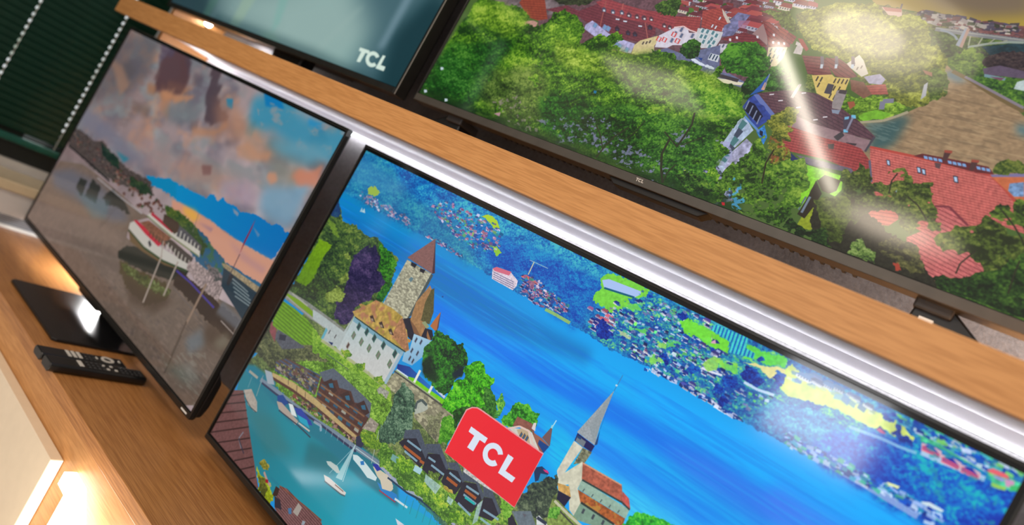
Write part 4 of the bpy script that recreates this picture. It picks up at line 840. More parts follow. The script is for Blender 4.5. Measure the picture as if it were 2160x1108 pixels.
PIC4 = (2048, 1152, (72, 98, 44), rec('''
poly([-200,-200,10200,-200,10200,10200,-200,10200],col=(72,98,44))
poly([6315,3805,8310,3268,8605,4562,8377,4524,7788,4562,7328,4524,6739,4497],col=(150,128,66),to=[7940,4011,8074,4572,(166,142,58)])
poly([7059,4085,8240,3539,8394,4208,7895,4412,7513,4345],col=(112,96,84),soft=16,alpha=0.85)
poly([-200,-200,4500,-200,4500,3000,-200,3000],col=(96,84,70),jit=0.3)
houses([3062,3803,5582,3246,6024,4839,5675,4955,5162,5280,4315,5406,3531,5239],n=160,size=17,walls=[(196,190,196),(206,196,176),(180,176,190)],roofs=[(126,58,66),(142,64,66),(110,52,62),(150,74,70)],seed=3,bush=[(50,80,40),(70,100,40)])
tree([6739,4497,7328,4524,7791,4577,8377,4524,8599,4534,8739,5145,8106,5289,7509,5241,6882,5040],dark=(40,50,44),mid=(80,84,54),light=(120,120,70),clump=26,leaf=7,rag=5,seed=5)
houses([7295,4518,7669,4555,8370,4496,8416,4695,7835,4756,7371,4694],n=60,size=15,walls=[(120,115,120),(150,140,130)],roofs=[(66,60,84),(96,70,80),(110,64,64)],seed=6,bush=[(50,60,40)])
poly([7342,4704,7338,4504,7459,4496,7633,4470,7665,4721,7528,4770],col=(130,124,120),jit=0.3,js=6)
poly([7342,4519,7389,4460,7477,4506,7618,4468,7648,4530,7482,4588],col=(70,64,80))
poly([7952,4648,8041,4552,8390,4582,8423,4724,7980,4766],col=(116,76,76),jit=0.25)
poly([6833,4536,7075,4524,7124,4713,6959,4701],col=(190,160,150))
poly([6848,4531,7072,4512,7084,4590,6904,4616],col=(160,100,92))
line([7057,4517,7044,4391],col=(90,84,90),w=4)
speck([3742,4498,5323,4072,5644,5191,5234,5526,4289,5619,4034,5416],n=260,size=9,cols=[(200,196,200),(126,58,66),(90,50,60),(60,60,84),(160,150,140),(60,90,50)],seed=14)
speck([7288,4487,7661,4525,8370,4496,8410,4667,7831,4741,7371,4694],n=140,size=8,cols=[(150,140,136),(70,64,80),(110,70,72),(60,66,50),(180,170,160)],seed=15)
tree([7421,4893,7864,4874,8443,4809,8502,5062,8078,5174,7869,5195,7820,5409,7536,5230],dark=(24,44,30),mid=(56,80,36),light=(96,116,54),clump=22,leaf=7,rag=5,seed=7)
poly([8076,5048,8443,4809,8650,4758,8776,5310,8232,5236],col=(30,54,62),jit=0.3)
tree([8171,5325,8287,5120,8488,5006,8701,4980,8801,5419,8360,5431,8199,5502],dark=(34,26,32),mid=(56,44,48),light=(80,66,62),clump=20,leaf=6,rag=5,seed=8)
line([7536,4834,7853,4830,8436,4781,8651,4764],col=(116,118,122),w=11)
line([7531,4815,7848,4809,8432,4764],col=(150,150,146),w=3)
poly([7824,4711,7878,4708,7903,5155,7824,5116],col=(166,134,122))
poly([7824,4711,7847,4713,7866,5132,7824,5116],col=(140,148,160))
line([7590,4840,7685,4861,7765,4918,7814,4997],col=(130,140,150),w=5)
line([7951,5114,8137,4954,8306,4856,8444,4815],col=(140,150,140),w=6)
line([7918,4860,7950,5082],col=(150,150,130),w=3)
line([8042,4848,8036,5029],col=(150,150,130),w=3)
line([8164,4836,8122,4976],col=(150,150,130),w=3)
line([8285,4824,8206,4924],col=(150,150,130),w=3)
poly([7836,5564,7938,5680,8160,5803,8413,5996,8662,6148,8788,6295,9087,6402,9381,7698,8782,8096,7503,8254,7465,7747,7523,7482,7302,7254,7516,7090,7710,6759,7879,6415,8000,6195,7949,5932,7852,5718],col=(150,124,94),jit=0.12,js=9)
blots([7523,7482,7879,6415,7949,5932,8160,5803,8788,6295,9087,6402,9381,7698,8635,8043,7611,8056],cols=(118,98,76),th=0.55,sx=40,sy=5,seed=51,alpha=0.6,sharp=7)
blots([7523,7482,7879,6415,7949,5932,8160,5803,8788,6295,9087,6402,9381,7698,8635,8043,7611,8056],cols=(178,152,116),th=0.6,sx=34,sy=4,seed=52,alpha=0.6,sharp=7)
poly([7309,7250,7516,7090,7684,6838,7766,6860,7759,7188,7751,7517,7597,7763,7450,7689,7523,7482],col=(48,84,88),soft=10,alpha=0.9)
blots([7334,7254,7692,6866,7751,7517,7556,7727],cols=(110,130,124),th=0.55,sx=24,sy=4,seed=53,alpha=0.5)
poly([7852,5718,7941,5695,8129,5849,8027,5896,7894,5828],col=(70,110,130),soft=6,alpha=0.8)
poly([8760,6459,8870,6490,8919,6701,8804,6646],col=(40,110,140),soft=8,alpha=0.7)
tree([8135,5814,8192,5473,8435,5522,8630,5617,8943,5769,9051,6245,8757,6161,8643,6067,8406,5968],dark=(24,54,28),mid=(60,100,36),light=(110,150,50),clump=24,leaf=7,rag=4,seed=9)
line([7931,5683,8161,5808,8413,5996,8662,6148,8766,6201],col=(110,92,60),w=9)
line([8076,5746,8319,5886,8750,6134],col=(130,120,130),w=6)
tree([7843,5561,7865,5294,7915,5144,7973,5089,8118,5221,8191,5411,8207,5593,8121,5758,7950,5643],dark=(28,54,22),mid=(72,104,34),light=(124,146,56),clump=30,leaf=7,rag=5,seed=10)
poly([8199,5502,8339,5372,8579,5397,8801,5419,8838,5581,8614,5549,8242,5624],col=(88,74,94),jit=0.08)
poly([8239,5610,8455,5606,8456,5667,8254,5672],col=(110,140,150))
poly([8302,5644,8443,5611,8420,5684],col=(110,70,90))
poly([8570,5645,8621,5576,8850,5635,8887,5797,8573,5796],col=(176,190,190),jit=0.15)
tree([5857,5080,5975,4892,6126,4769,6339,4555,6700,4474,6882,4658,7057,4702,7196,4620,7400,4750,7525,5003,7592,5208,7793,5420,7858,5651,8000,6227,7888,6394,7815,6576,7556,6640,7370,6533,7150,6436,6871,6014,6522,5881,6257,5774,6005,5470],dark=(62,74,34),mid=(112,118,44),light=(168,172,76),clump=46,leaf=8,rag=6,seed=11)
tree([7681,5925,7730,5642,7866,5712,7964,6053,7957,6376,7851,6364],dark=(40,60,24),mid=(80,100,40),light=(120,140,60),clump=26,leaf=7,rag=6,seed=12)
tree([6990,7026,6975,6656,7126,6719,7370,6533,7597,6620,7689,6737,7501,7032,7276,7218,7142,7153],dark=(56,84,26),mid=(104,142,40),light=(160,190,70),clump=22,leaf=7,rag=4,seed=13)
poly([7230,7107,7363,6871,7554,6872,7487,7039,7315,7180],col=(110,166,44),jit=0.15,rag=2)
line([7280,7232,7510,7067,7624,6902,7715,6750],col=(160,150,124),w=7)
poly([6786,6016,6880,5733,6959,5838,7092,6123,7036,6223],col=(206,196,180))
windows([6878,5976,6940,6053,6977,6002],w=3,h=5,frame=(206,196,180),pane=(130,120,110))
poly([7057,6207,7217,6067,7306,6161,7294,6301,7156,6332],col=(166,160,180),jit=0.1)
roof([7131,6394,7333,6266,7419,6476,7250,6564],col=(166,90,80),dark=(130,70,66),d1=(40.8,-12.7),sp1=7,d2=None,sp2=9)
poly([6923,6336,7089,6329,7248,6558,7185,6691,7004,6574],col=(122,84,70),jit=0.1)
line([7433,6835,7401,6651,7510,6581],col=(120,120,140),w=12)
poly([7630,5784,7740,5801,7762,5888,7680,5860],col=(150,104,84))
poly([7725,6100,7751,6023,7803,6323,7772,6435],col=(170,170,176))
poly([7028,6853,7098,6801,7137,6884,7102,7003],col=(150,84,60))
poly([1210,5180,3787,4486,5494,5015,5928,5573,5980,6362,5706,7117,5027,6968,3602,7003,1916,7087],col=(100,70,78),jit=0.25)
houses([3742,4498,5323,4072,5644,5191,5234,5526,4289,5619,4034,5416],n=90,size=21,walls=[(196,190,196),(206,196,176),(180,176,190)],roofs=[(126,58,66),(142,64,66),(110,52,62),(150,74,70)],seed=14,dark=(70,70,96),bush=[(60,90,40)])
houses([4886,5216,5514,5084,5810,5431,5451,5562,5138,5910],n=26,size=22,walls=[(196,190,196),(206,196,176),(180,176,190)],roofs=[(126,58,66),(142,64,66),(110,52,62),(150,74,70)],seed=15,dark=(70,70,96))
poly([4976,5657,5074,5271,5267,5283,5176,5895,5014,5996],col=(112,112,150),jit=0.3,js=8)
poly([5138,5483,5308,5423,5294,5658,5190,5658],col=(160,110,140),alpha=0.7)
poly([-83,6402,1480,5775,2187,6020,2036,6440,1265,6418,590,6443],col=(104,92,96),jit=0.35,js=14)
houses([-250,5988,2554,4998,2791,5689,2133,6038,1706,6130],n=40,size=22,walls=[(196,190,196),(206,196,176),(180,176,190)],roofs=[(126,58,66),(142,64,66),(110,52,62),(150,74,70)],seed=16)
tree([1682,5808,2411,5493,2651,5689,2528,5909,2010,6032],dark=(24,30,24),mid=(44,54,34),light=(70,80,50),clump=20,leaf=7,rag=4,seed=17)
roof([1155,6261,1179,6059,1628,5919,1935,6568,1751,6680,1533,6652],col=(142,62,44),dark=(104,40,34),d1=(109.4,-14.4),sp1=9,d2=(60.0,60.2),sp2=12)
poly([1432,6816,1666,6709,1774,6742,1797,7061,1665,7135],col=(178,136,124),jit=0.1)
poly([1637,6932,1672,6896,1716,6998,1682,7025],col=(80,50,50))
roof([1767,6298,2157,6021,2456,6113,2859,5645,3355,5681,3825,5716,4013,6295,3865,6603,3546,6642,3217,6531,3006,6434,2697,6390,2513,6275,2263,6316],col=(112,54,64),dark=(86,40,52),d1=(177.8,14.6),sp1=9,d2=(0.6,65.8),sp2=14)
roof([2684,5746,2851,5581,3198,5646,3578,5693,3919,5663,4177,5678,4283,6050,4157,6179,3743,6039,3335,6055,2987,5979],col=(150,64,70),dark=(118,48,58),d1=(219.5,12.3),sp1=9,d2=(-0.6,34.8),sp2=14)
line([2859,5645,3006,6434],col=(150,80,76),w=4)
line([3191,5626,3275,6033],col=(170,90,84),w=4)
line([3743,6039,3940,6490],col=(160,90,84),w=3)
poly([2859,5894,2885,5841,2946,5891,2971,5980,2897,5987],col=(74,70,92))
poly([2890,5919,2932,5913,2951,5969,2909,5974],col=(190,196,206))
poly([3039,5899,3065,5847,3125,5897,3149,5985,3076,5992],col=(74,70,92))
poly([3070,5924,3111,5919,3130,5974,3088,5979],col=(190,196,206))
poly([3203,5866,3228,5814,3287,5864,3311,5951,3240,5958],col=(74,70,92))
poly([3233,5891,3274,5886,3292,5940,3251,5945],col=(190,196,206))
poly([3360,5900,3385,5848,3443,5897,3466,5983,3396,5991],col=(74,70,92))
poly([3389,5924,3429,5919,3447,5973,3407,5978],col=(190,196,206))
poly([3501,5894,3526,5843,3583,5892,3606,5977,3537,5984],col=(74,70,92))
poly([3530,5918,3569,5913,3587,5967,3548,5972],col=(190,196,206))
poly([3629,5893,3653,5842,3709,5890,3732,5975,3664,5982],col=(74,70,92))
poly([3657,5917,3696,5912,3714,5965,3675,5970],col=(190,196,206))
poly([3344,5892,3369,5841,3427,5890,3450,5976,3380,5983],col=(84,50,60))
poly([3378,5924,3416,5919,3431,5965,3393,5970],col=(200,200,206))
poly([3501,5894,3525,5843,3582,5892,3606,5977,3536,5985],col=(84,50,60))
poly([3534,5925,3572,5921,3587,5967,3550,5971],col=(200,200,206))
poly([3640,5889,3664,5838,3720,5886,3743,5971,3675,5979],col=(84,50,60))
poly([3673,5920,3710,5915,3725,5961,3688,5965],col=(200,200,206))
poly([3762,5876,3786,5826,3841,5874,3864,5958,3796,5965],col=(84,50,60))
poly([3795,5907,3831,5903,3845,5948,3809,5952],col=(200,200,206))
poly([4136,6006,4158,5956,4211,6003,4233,6085,4168,6093],col=(84,50,60))
poly([4167,6036,4201,6031,4215,6075,4181,6080],col=(200,200,206))
poly([4031,5982,4054,5932,4108,5979,4129,6062,4064,6069],col=(84,50,60))
poly([4063,6012,4098,6007,4112,6052,4077,6056],col=(200,200,206))
poly([3272,6363,3299,6301,3365,6355,3389,6441,3313,6452],col=(56,38,52))
poly([3311,6392,3349,6386,3365,6432,3327,6438],col=(60,60,84))
poly([3499,6408,3525,6347,3589,6400,3613,6485,3539,6496],col=(56,38,52))
poly([3537,6437,3574,6431,3589,6477,3552,6482],col=(60,60,84))
poly([3627,6403,3653,6342,3716,6395,3739,6479,3666,6490],col=(56,38,52))
poly([3664,6431,3701,6426,3716,6471,3679,6477],col=(60,60,84))
poly([3813,6123,3839,6063,3901,6116,3923,6200,3852,6210],col=(56,38,52))
poly([3850,6152,3886,6147,3900,6192,3865,6196],col=(60,60,84))
poly([3356,6108,3427,6100,3431,6142,3364,6148],col=(196,206,220))
poly([3206,6096,3278,6088,3282,6130,3214,6136],col=(196,206,220))
poly([3656,6151,3724,6143,3727,6184,3663,6190],col=(196,206,220))
poly([2725,6469,2809,6306,2987,6419,3297,6609,3523,6651,3766,6684,3785,6971,3532,6989,3293,6913,2741,6597],col=(170,166,206),jit=0.2,js=8)
windows([2906,6426,3098,6422,3172,6439,3481,6839,3540,6858,3686,6905],w=9,h=8,frame=(120,130,170),pane=(110,150,190),sk=0.3)
poly([3800,6712,4017,6377,4148,6780,4062,6898,3864,6980,3795,6924],col=(196,182,140),jit=0.08)
windows([3887,6594,3940,6565,3986,6514],w=6,h=6,frame=(206,190,150),pane=(90,80,70))
poly([3766,6726,3824,6556,4060,6328,4140,6351,4097,6594,4113,6794,3801,6985],col=(200,184,136),jit=0.08)
windows([3893,6613,3945,6580,3991,6532],w=6,h=6,frame=(206,190,150),pane=(90,80,70))
poly([4079,6312,4157,6179,4266,5995,4461,5944,4521,6063,4654,6014,4679,6204,4540,6419,4374,6484,4313,6590,4115,6649],col=(206,200,214),jit=0.06)
windows([4381,6023,4323,6362,4430,6179,4423,6343,4318,6160,4597,6123],w=8,h=8,frame=(190,180,190),pane=(90,100,130),sk=0.2)
windows([4109,6404,4201,6389,4305,6193,4413,6347],w=8,h=7,frame=(200,60,60),pane=(206,196,206),sk=0.2)
roof([4181,5689,4576,5581,4670,6015,4496,5984,4387,5931,4245,6003],col=(150,66,66),dark=(116,50,56),d1=(72.9,-5.1),sp1=8,d2=(7.8,31.1),sp2=12)
line([4245,6003,4383,5920,4509,5987,4666,6017],col=(220,190,190),w=4)
poly([4615,5888,5015,5859,5035,6066,5021,6306,4827,6392,4670,6247],col=(192,192,196),jit=0.06)
windows([4708,5934,4786,5932,4874,5931,4732,6084,4797,6079,4903,6098,4806,6214,4890,6201,4945,5983,4959,6174,4932,6302],w=8,h=7,frame=(200,206,210),pane=(84,124,134),sk=0.2)
roof([4546,5410,4727,5269,4827,5236,5048,5573,4967,5700,4991,5848,4907,5860,4660,5851],col=(160,72,66),dark=(124,52,54),d1=(75.0,12.6),sp1=8,d2=(12.9,57.1),sp2=12)
poly([4807,5243,4910,5366,5048,5573,5004,5608,4881,5415],col=(190,180,170))
windows([4859,5522,4870,5775,4810,5757],w=5,h=6,frame=(120,60,60),pane=(200,200,210))
poly([5428,5761,5499,5450,5587,5475,5706,5956,5493,5775],col=(150,120,120))
roof([5039,6045,5301,5752,5475,5782,5633,5910,5739,5999,5568,6030,5293,6005,5185,6066],col=(120,54,60),dark=(90,40,50),d1=(79.1,-12.8),sp1=8,d2=None,sp2=9)
roof([5489,5415,5603,5394,5787,5552,5918,5539,6024,5610,6017,5888,5734,5982,5638,5720],col=(134,62,64),dark=(100,46,52),d1=(77.8,34.9),sp1=9,d2=(5.7,50.5),sp2=13)
roof([5685,5402,5892,5512,5877,5666,5769,5558],col=(150,76,70),dark=(110,54,56),d1=(38.7,13.5),sp1=8,d2=None,sp2=9)
poly([5743,5829,5773,5825,5792,5892,5760,5890],col=(210,210,216))
poly([5818,5819,5848,5814,5867,5881,5835,5879],col=(210,210,216))
poly([5891,5801,5921,5797,5939,5864,5908,5861],col=(210,210,216))
poly([5698,5641,5729,5637,5748,5704,5716,5701],col=(210,210,216))
poly([5497,5773,5528,5769,5548,5837,5515,5835],col=(210,210,216))
poly([5223,5897,5255,5892,5276,5961,5242,5959],col=(210,210,216))
poly([5144,5985,5176,5980,5197,6050,5162,6048],col=(210,210,216))
poly([5739,5999,5983,5902,6002,6169,5965,6479,5886,6440,5794,6293],col=(200,184,150),jit=0.06)
windows([5793,6052,5849,6040,5903,6026,5948,6015,5809,6175,5871,6187,5928,6182,5875,6334],w=4,h=7,frame=(200,184,150),pane=(92,96,100),sk=0.2)
poly([6052,5709,6172,5771,6203,6013,6093,6022],col=(190,180,176),jit=0.1)
poly([6050,5636,6114,5630,6258,5846,6238,5908,6139,5784],col=(150,70,66))
poly([5994,5805,6088,5805,6093,6022,6023,5977],col=(80,100,60))
poly([5047,6178,5201,6118,5297,6157,5204,6271,5140,6413,5060,6290],col=(190,186,196),jit=0.12)
windows([5121,6208,5178,6185,5231,6183],w=5,h=6,frame=(190,186,196),pane=(80,90,110))
poly([4107,6776,4313,6590,4567,6649,4856,6412,5077,6206,5236,6798,5426,6868,5685,6977,5670,7133,5412,7102,5027,6968,4674,6844,4298,6841],col=(98,104,136),jit=0.15)
poly([5005,6645,5015,6465,5146,6469,5170,6653],col=(196,200,206))
windows([5021,6541,5074,6550,5120,6558],w=4,h=9,frame=(190,196,206),pane=(40,60,84),sk=0.3)
poly([4763,6735,4808,6692,4877,6727,4878,6773,4798,6776],col=(206,214,230))
poly([4895,6798,4939,6755,5007,6789,5008,6835,4930,6838],col=(206,214,230))
poly([4999,6812,5043,6769,5110,6803,5111,6849,5033,6852],col=(206,214,230))
poly([5058,6825,5102,6783,5168,6816,5169,6862,5092,6865],col=(206,214,230))
poly([4819,6771,4864,6728,4933,6762,4934,6809,4854,6811],col=(206,214,230))
poly([4851,6651,4926,6639,4928,6717],col=(30,60,130))
poly([5270,7053,5429,7018,5672,7001,5655,7084,5423,7136],col=(214,206,180))
line([5201,6968,5585,6985],col=(60,54,60),w=10)
line([5241,6815,5397,6842],col=(130,104,140),w=10)
tree([3746,5510,3815,5341,4081,5111,4175,5370,4180,5574,4151,5708,3981,5704,3829,5651],dark=(30,52,22),mid=(64,96,36),light=(104,136,50),clump=22,leaf=7,rag=4,seed=18)
tree([5380,5110,5494,5015,5615,5088,5752,5023,5947,5270,6013,5504,5887,5496,5738,5383,5526,5194],dark=(48,62,24),mid=(88,106,40),light=(134,146,64),clump=26,leaf=7,rag=4,seed=19)
tree([5135,6396,5178,6185,5266,6054,5368,5976,5525,5952,5658,5994,5792,6183,5895,6436,5843,6699,5686,6845,5555,6885,5416,6834,5193,6624],dark=(16,44,14),mid=(44,98,26),light=(90,150,42),clump=36,leaf=8,rag=5,seed=20,top=0.5)
tree([4536,6662,4520,6427,4577,6243,4656,6165,4794,6298,4849,6572,4758,6749],dark=(16,40,16),mid=(46,92,28),light=(84,136,44),clump=22,leaf=7,rag=4,seed=21,top=0.5)
tree([5680,7166,5665,6911,5723,6697,5843,6699,5913,6465,6036,6357,6214,6515,6338,6890,6175,7041,5987,7058,5880,7367,5765,7386],dark=(14,38,14),mid=(40,88,28),light=(80,136,44),clump=34,leaf=8,rag=5,seed=22,top=0.3)
tree([6395,6399,6502,6458,6619,6686,6590,6841,6460,6761],dark=(40,60,24),mid=(84,100,44),light=(130,140,70),clump=14,leaf=6,rag=4,seed=23)
roof([6217,6025,6455,5962,6541,6015,6694,6318,6561,6413,6404,6430],col=(122,70,70),dark=(92,52,56),d1=(56.9,-5.2),sp1=9,d2=None,sp2=9)
roof([6504,5959,6682,5920,6801,6009,6990,6237,6917,6311,6746,6347,6649,6215],col=(124,72,70),dark=(94,54,56),d1=(77.8,29.1),sp1=9,d2=None,sp2=9)
poly([6461,6440,6694,6318,6742,6366,6917,6311,6945,6670,6863,6935,6630,6822],col=(206,180,104),jit=0.06)
windows([6547,6490,6599,6484,6763,6444,6808,6430,6854,6420,6900,6409,6802,6617,6860,6608,6802,6809,6858,6823,6602,6624],w=3.5,h=8,frame=(206,180,104),pane=(60,54,50),sk=0.4)
poly([6703,6542,6781,6540,6801,6774,6716,6781],col=(70,66,76))
poly([6442,5949,6483,5940,6545,6155,6513,6204],col=(110,100,110))
poly([6495,6141,6527,6127,6547,6225,6515,6239],col=(186,196,206))
poly([6610,5880,6650,5870,6711,6083,6679,6132],col=(110,100,110))
poly([6662,6069,6693,6056,6712,6152,6681,6166],col=(186,196,206))
poly([6797,5802,6836,5793,6895,6003,6864,6051],col=(110,100,110))
poly([6847,5989,6878,5976,6897,6072,6866,6085],col=(186,196,206))
roof([5904,7178,6223,6945,6408,6875,6613,6830,6854,6939,7053,7097,7189,7602,6959,7575,6717,7654,6473,7431,6286,7563],col=(92,60,70),dark=(62,40,52),d1=(140.7,-9.9),sp1=8,d2=(38.9,46.9),sp2=13)
roof([6270,6941,6511,6879,6662,6842,6858,6920,7253,7196,7523,7450,7507,7541,7282,7550,7109,7527,6940,7534,6518,7425,6391,7366],col=(92,62,72),dark=(62,42,54),d1=(152.2,36.9),sp1=8,d2=(37.5,53.8),sp2=13)
poly([6473,7431,6717,7654,6959,7575,7189,7602,7244,7807,6814,7810,6593,7792,6564,7560],col=(134,106,112),jit=0.08)
poly([6417,7459,6522,7441,6762,7525,7113,7542,7493,7549,7500,7819,7243,7774,6990,7781,6523,7830],col=(140,112,118),jit=0.08)
poly([7086,7693,7142,7526,7195,7598,7154,7757],col=(60,54,60))
poly([7249,7737,7372,7701,7369,7752,7276,7772],col=(60,50,56))
line([7516,7454,7506,7657,7500,7819],col=(70,66,76),w=5)
poly([6845,6649,6963,6610,7003,7071,6897,7074,6867,6950],col=(144,134,134),jit=0.08)
poly([6872,6619,6959,6595,6968,6694,6877,6703],col=(70,62,66))
poly([6901,7106,7003,7071,7005,7173,6929,7178],col=(130,140,160))
poly([7085,7251,7157,7145,7201,7156,7209,7523,7164,7514],col=(70,60,76))
poly([7149,7115,7193,7093,7220,7163,7173,7204],col=(110,180,215))
poly([7148,7472,7196,7446,7214,7513,7166,7540],col=(110,180,215))
poly([7088,7198,7135,7157,7144,7220,7104,7258],col=(110,170,205))
line([7180,7167,7190,7483],col=(130,130,150),w=5)
line([6384,6725,6371,7072],col=(180,170,170),w=8)
line([6389,6705,6372,7071],col=(160,150,150),w=6)
poly([6225,7204,6279,7167,6287,7196,6233,7233],col=(206,200,206))
poly([6075,7114,6130,7077,6138,7106,6083,7143],col=(206,200,206))
poly([6482,7255,6534,7219,6542,7247,6490,7283],col=(206,200,206))
poly([6756,7431,6806,7394,6814,7421,6764,7458],col=(206,200,206))
poly([6847,7314,6896,7278,6904,7305,6855,7341],col=(206,200,206))
poly([6454,6896,6506,6860,6514,6888,6462,6924],col=(206,200,206))
poly([5848,7327,5911,7168,6009,7267,6313,7621,6240,7732,6157,7975,6057,7901,5823,7581],col=(44,64,140),jit=0.25,js=10)
poly([5864,7412,5960,7438,6146,7672,6125,7865,6020,7775,5860,7636],col=(14,18,44))
line([5867,7392,5877,7628],col=(120,130,160),w=4)
line([5950,7484,5960,7718],col=(120,130,160),w=4)
line([6032,7574,6041,7807],col=(120,130,160),w=4)
line([6113,7664,6122,7896],col=(120,130,160),w=4)
poly([5877,7221,5946,7187,6312,7586,6284,7654,6134,7497,6094,7426,6029,7404],col=(96,110,170))
poly([5938,6620,5987,7058,5902,7172,5834,7279,5897,6952],col=(36,84,160))
poly([5939,6859,5974,6880,5987,7058,5939,7062],col=(196,150,130))
line([5943,6636,5968,6993],col=(120,130,150),w=3)
poly([5831,7731,5965,7846,6124,8053,6000,8634,6049,8934,6043,9449,6013,9615,5925,9193,5931,8674,5817,8703,5850,8203],col=(160,176,200),jit=0.2,js=8)
poly([5913,7874,6001,7937,5971,8137,5909,8097],col=(70,116,120))
poly([5918,8092,6006,8154,5976,8354,5914,8315],col=(60,70,90))
poly([5923,8311,6011,8371,5981,8572,5919,8534],col=(70,116,120))
poly([5928,8529,6016,8588,5986,8789,5924,8752],col=(60,70,90))
poly([5932,8747,6021,8805,5990,9006,5929,8970],col=(70,116,120))
poly([6167,8066,6221,7856,6335,8117,6340,8330],col=(50,120,190),jit=0.3)
poly([6200,8012,6250,8021,6273,8134,6231,8121],col=(16,24,50))
line([5848,7722,6200,8048],col=(90,130,190),w=6)
line([6208,8405,6398,8725],col=(80,110,170),w=7)
poly([6009,8666,6095,8288,6225,8396,6220,8976,6130,9467,6030,9604],col=(156,156,184),jit=0.35,js=9)
roof([6362,7683,6493,7726,7017,7772,7280,7750,7444,7779,7594,7972,7760,8493,7553,8381,7386,8273,7106,8228,6654,8292,6549,8335],col=(160,66,66),dark=(106,36,42),d1=(147.7,-9.1),sp1=7,d2=(9.8,43.2),sp2=8)
poly([7067,7889,7134,7833,7160,7962,7101,7978],col=(70,60,60))
roof([7524,7692,7734,7664,7985,7637,8287,7607,8775,7584,8960,7782,9093,7944,9228,8129,9392,8500,9125,8480,8818,8699,8577,8419,8446,8491,8565,8848,8473,9076,8091,8917,7753,8531],col=(198,104,96),dark=(140,60,62),d1=(244.1,-14.9),sp1=6,d2=(55.3,95.2),sp2=7)
roof([8440,8496,8570,8423,8818,8668,9103,8960,9207,9280,9032,9636,8829,9909,8594,9795,8450,9647,8339,9272,8459,9021],col=(198,106,104),dark=(128,54,62),d1=(112.6,17.0),sp1=9,d2=(75.6,36.6),sp2=10)
roof([7614,9247,7688,8885,7763,8663,7959,8534,8225,8825,8122,9163,7832,9302],col=(186,92,84),dark=(130,52,56),d1=(123.3,-24.0),sp1=9,d2=None,sp2=9)
line([7524,7692,7985,7637,8775,7584,8960,7782,9228,8129],col=(176,70,60),w=6)
line([7594,7972,7729,8409],col=(90,90,110),w=5)
line([8440,8496,8570,8423,8818,8668],col=(120,50,60),w=5)
poly([7753,7853,7793,7845,7832,7970,7793,7969],col=(50,44,60))
poly([7765,7870,7791,7867,7818,7950,7793,7949],col=(170,196,226))
poly([8079,7823,8122,7814,8163,7946,8121,7946],col=(50,44,60))
poly([8092,7841,8120,7837,8147,7925,8121,7924],col=(170,196,226))
poly([8133,7831,8175,7822,8216,7953,8174,7953],col=(50,44,60))
poly([8145,7849,8173,7845,8200,7932,8174,7931],col=(170,196,226))
poly([8453,7798,8500,7786,8543,7923,8496,7926],col=(50,44,60))
poly([8467,7817,8498,7811,8526,7902,8497,7903],col=(170,196,226))
poly([7973,8352,8010,8346,8050,8477,8014,8475],col=(50,44,60))
poly([7985,8371,8009,8368,8036,8456,8013,8453],col=(170,196,226))
poly([7996,7630,8068,7533,8390,7479,8720,7442,8804,7559,8642,7619,8290,7622],col=(96,40,44),jit=0.1)
poly([8090,7568,8128,7562,8152,7618,8113,7624],col=(120,160,210))
poly([8139,7561,8178,7555,8201,7611,8162,7617],col=(120,160,210))
poly([8188,7554,8226,7548,8249,7604,8211,7610],col=(120,160,210))
poly([8237,7547,8275,7541,8298,7597,8260,7603],col=(120,160,210))
poly([8333,7533,8370,7527,8393,7583,8356,7589],col=(120,160,210))
poly([8380,7526,8418,7520,8440,7576,8403,7582],col=(120,160,210))
poly([8428,7520,8465,7514,8487,7569,8450,7575],col=(120,160,210))
poly([8475,7513,8511,7507,8533,7562,8497,7568],col=(120,160,210))
poly([8613,7493,8649,7487,8671,7542,8635,7548],col=(120,160,210))
poly([8659,7487,8694,7481,8716,7535,8680,7541],col=(120,160,210))
poly([8704,7480,8739,7475,8760,7529,8725,7534],col=(120,160,210))
poly([8259,7345,8329,7324,8325,7551,8284,7556],col=(76,50,50))
poly([8255,7341,8330,7317,8338,7372,8266,7394],col=(150,70,56))
poly([8544,7391,8611,7370,8607,7592,8568,7597],col=(76,50,50))
poly([8540,7387,8612,7363,8619,7417,8550,7439],col=(150,70,56))
poly([8227,7643,8292,7627,8306,7745,8259,7740],col=(90,66,70))
poly([8782,7612,8881,7565,9051,7427,9136,7390,9284,8030,9133,7948,8960,7782],col=(192,104,66),jit=0.08)
poly([8769,7588,9040,7381,9124,7335,9139,7403,8797,7618],col=(120,110,150))
poly([8970,7650,9079,7549,9142,7819,9062,7871,8990,7794],col=(110,140,180),jit=0.3,js=6)
tree([8749,7473,8764,7304,8867,7211,9000,7209,9073,7118,9124,7335,8796,7555],dark=(24,40,20),mid=(60,80,30),light=(110,120,50),clump=18,leaf=7,rag=4,seed=24)
poly([6684,8330,6802,8409,6987,8463,7412,8469,7475,8764,7444,8942,7291,8901,7162,8698,7153,8992,7210,9527,7082,9399],col=(112,184,30),jit=0.15,to=[6820,8472,7369,8602,(140,206,50)])
poly([7171,8728,7214,8557,7414,8574,7427,8813,7368,8922,7276,8911],col=(62,52,34))
poly([6666,8267,6793,8377,6983,8447,6780,8533],col=(30,40,90))
poly([6776,8314,7032,8290,7450,8252,7538,8356,7384,8363,6984,8453],col=(96,88,104),jit=0.1)
poly([7210,9527,7273,9163,7434,9583,7378,9800,7209,9850],col=(136,150,34),jit=0.12)
poly([7162,9093,7155,8738,7292,8972,7283,9263,7251,9606,7148,9570],col=(40,34,24))
line([7186,9113,7186,9508],col=(110,124,140),w=6)
line([7140,9144,7138,9469],col=(90,104,120),w=4)
poly([7281,9193,7569,8825,7871,9070,8186,9284,8447,9454,8832,9923,9113,9571,9492,9326,9728,9956,8889,10380,7687,10026,7387,9899],col=(36,36,26),jit=0.3,rag=5)
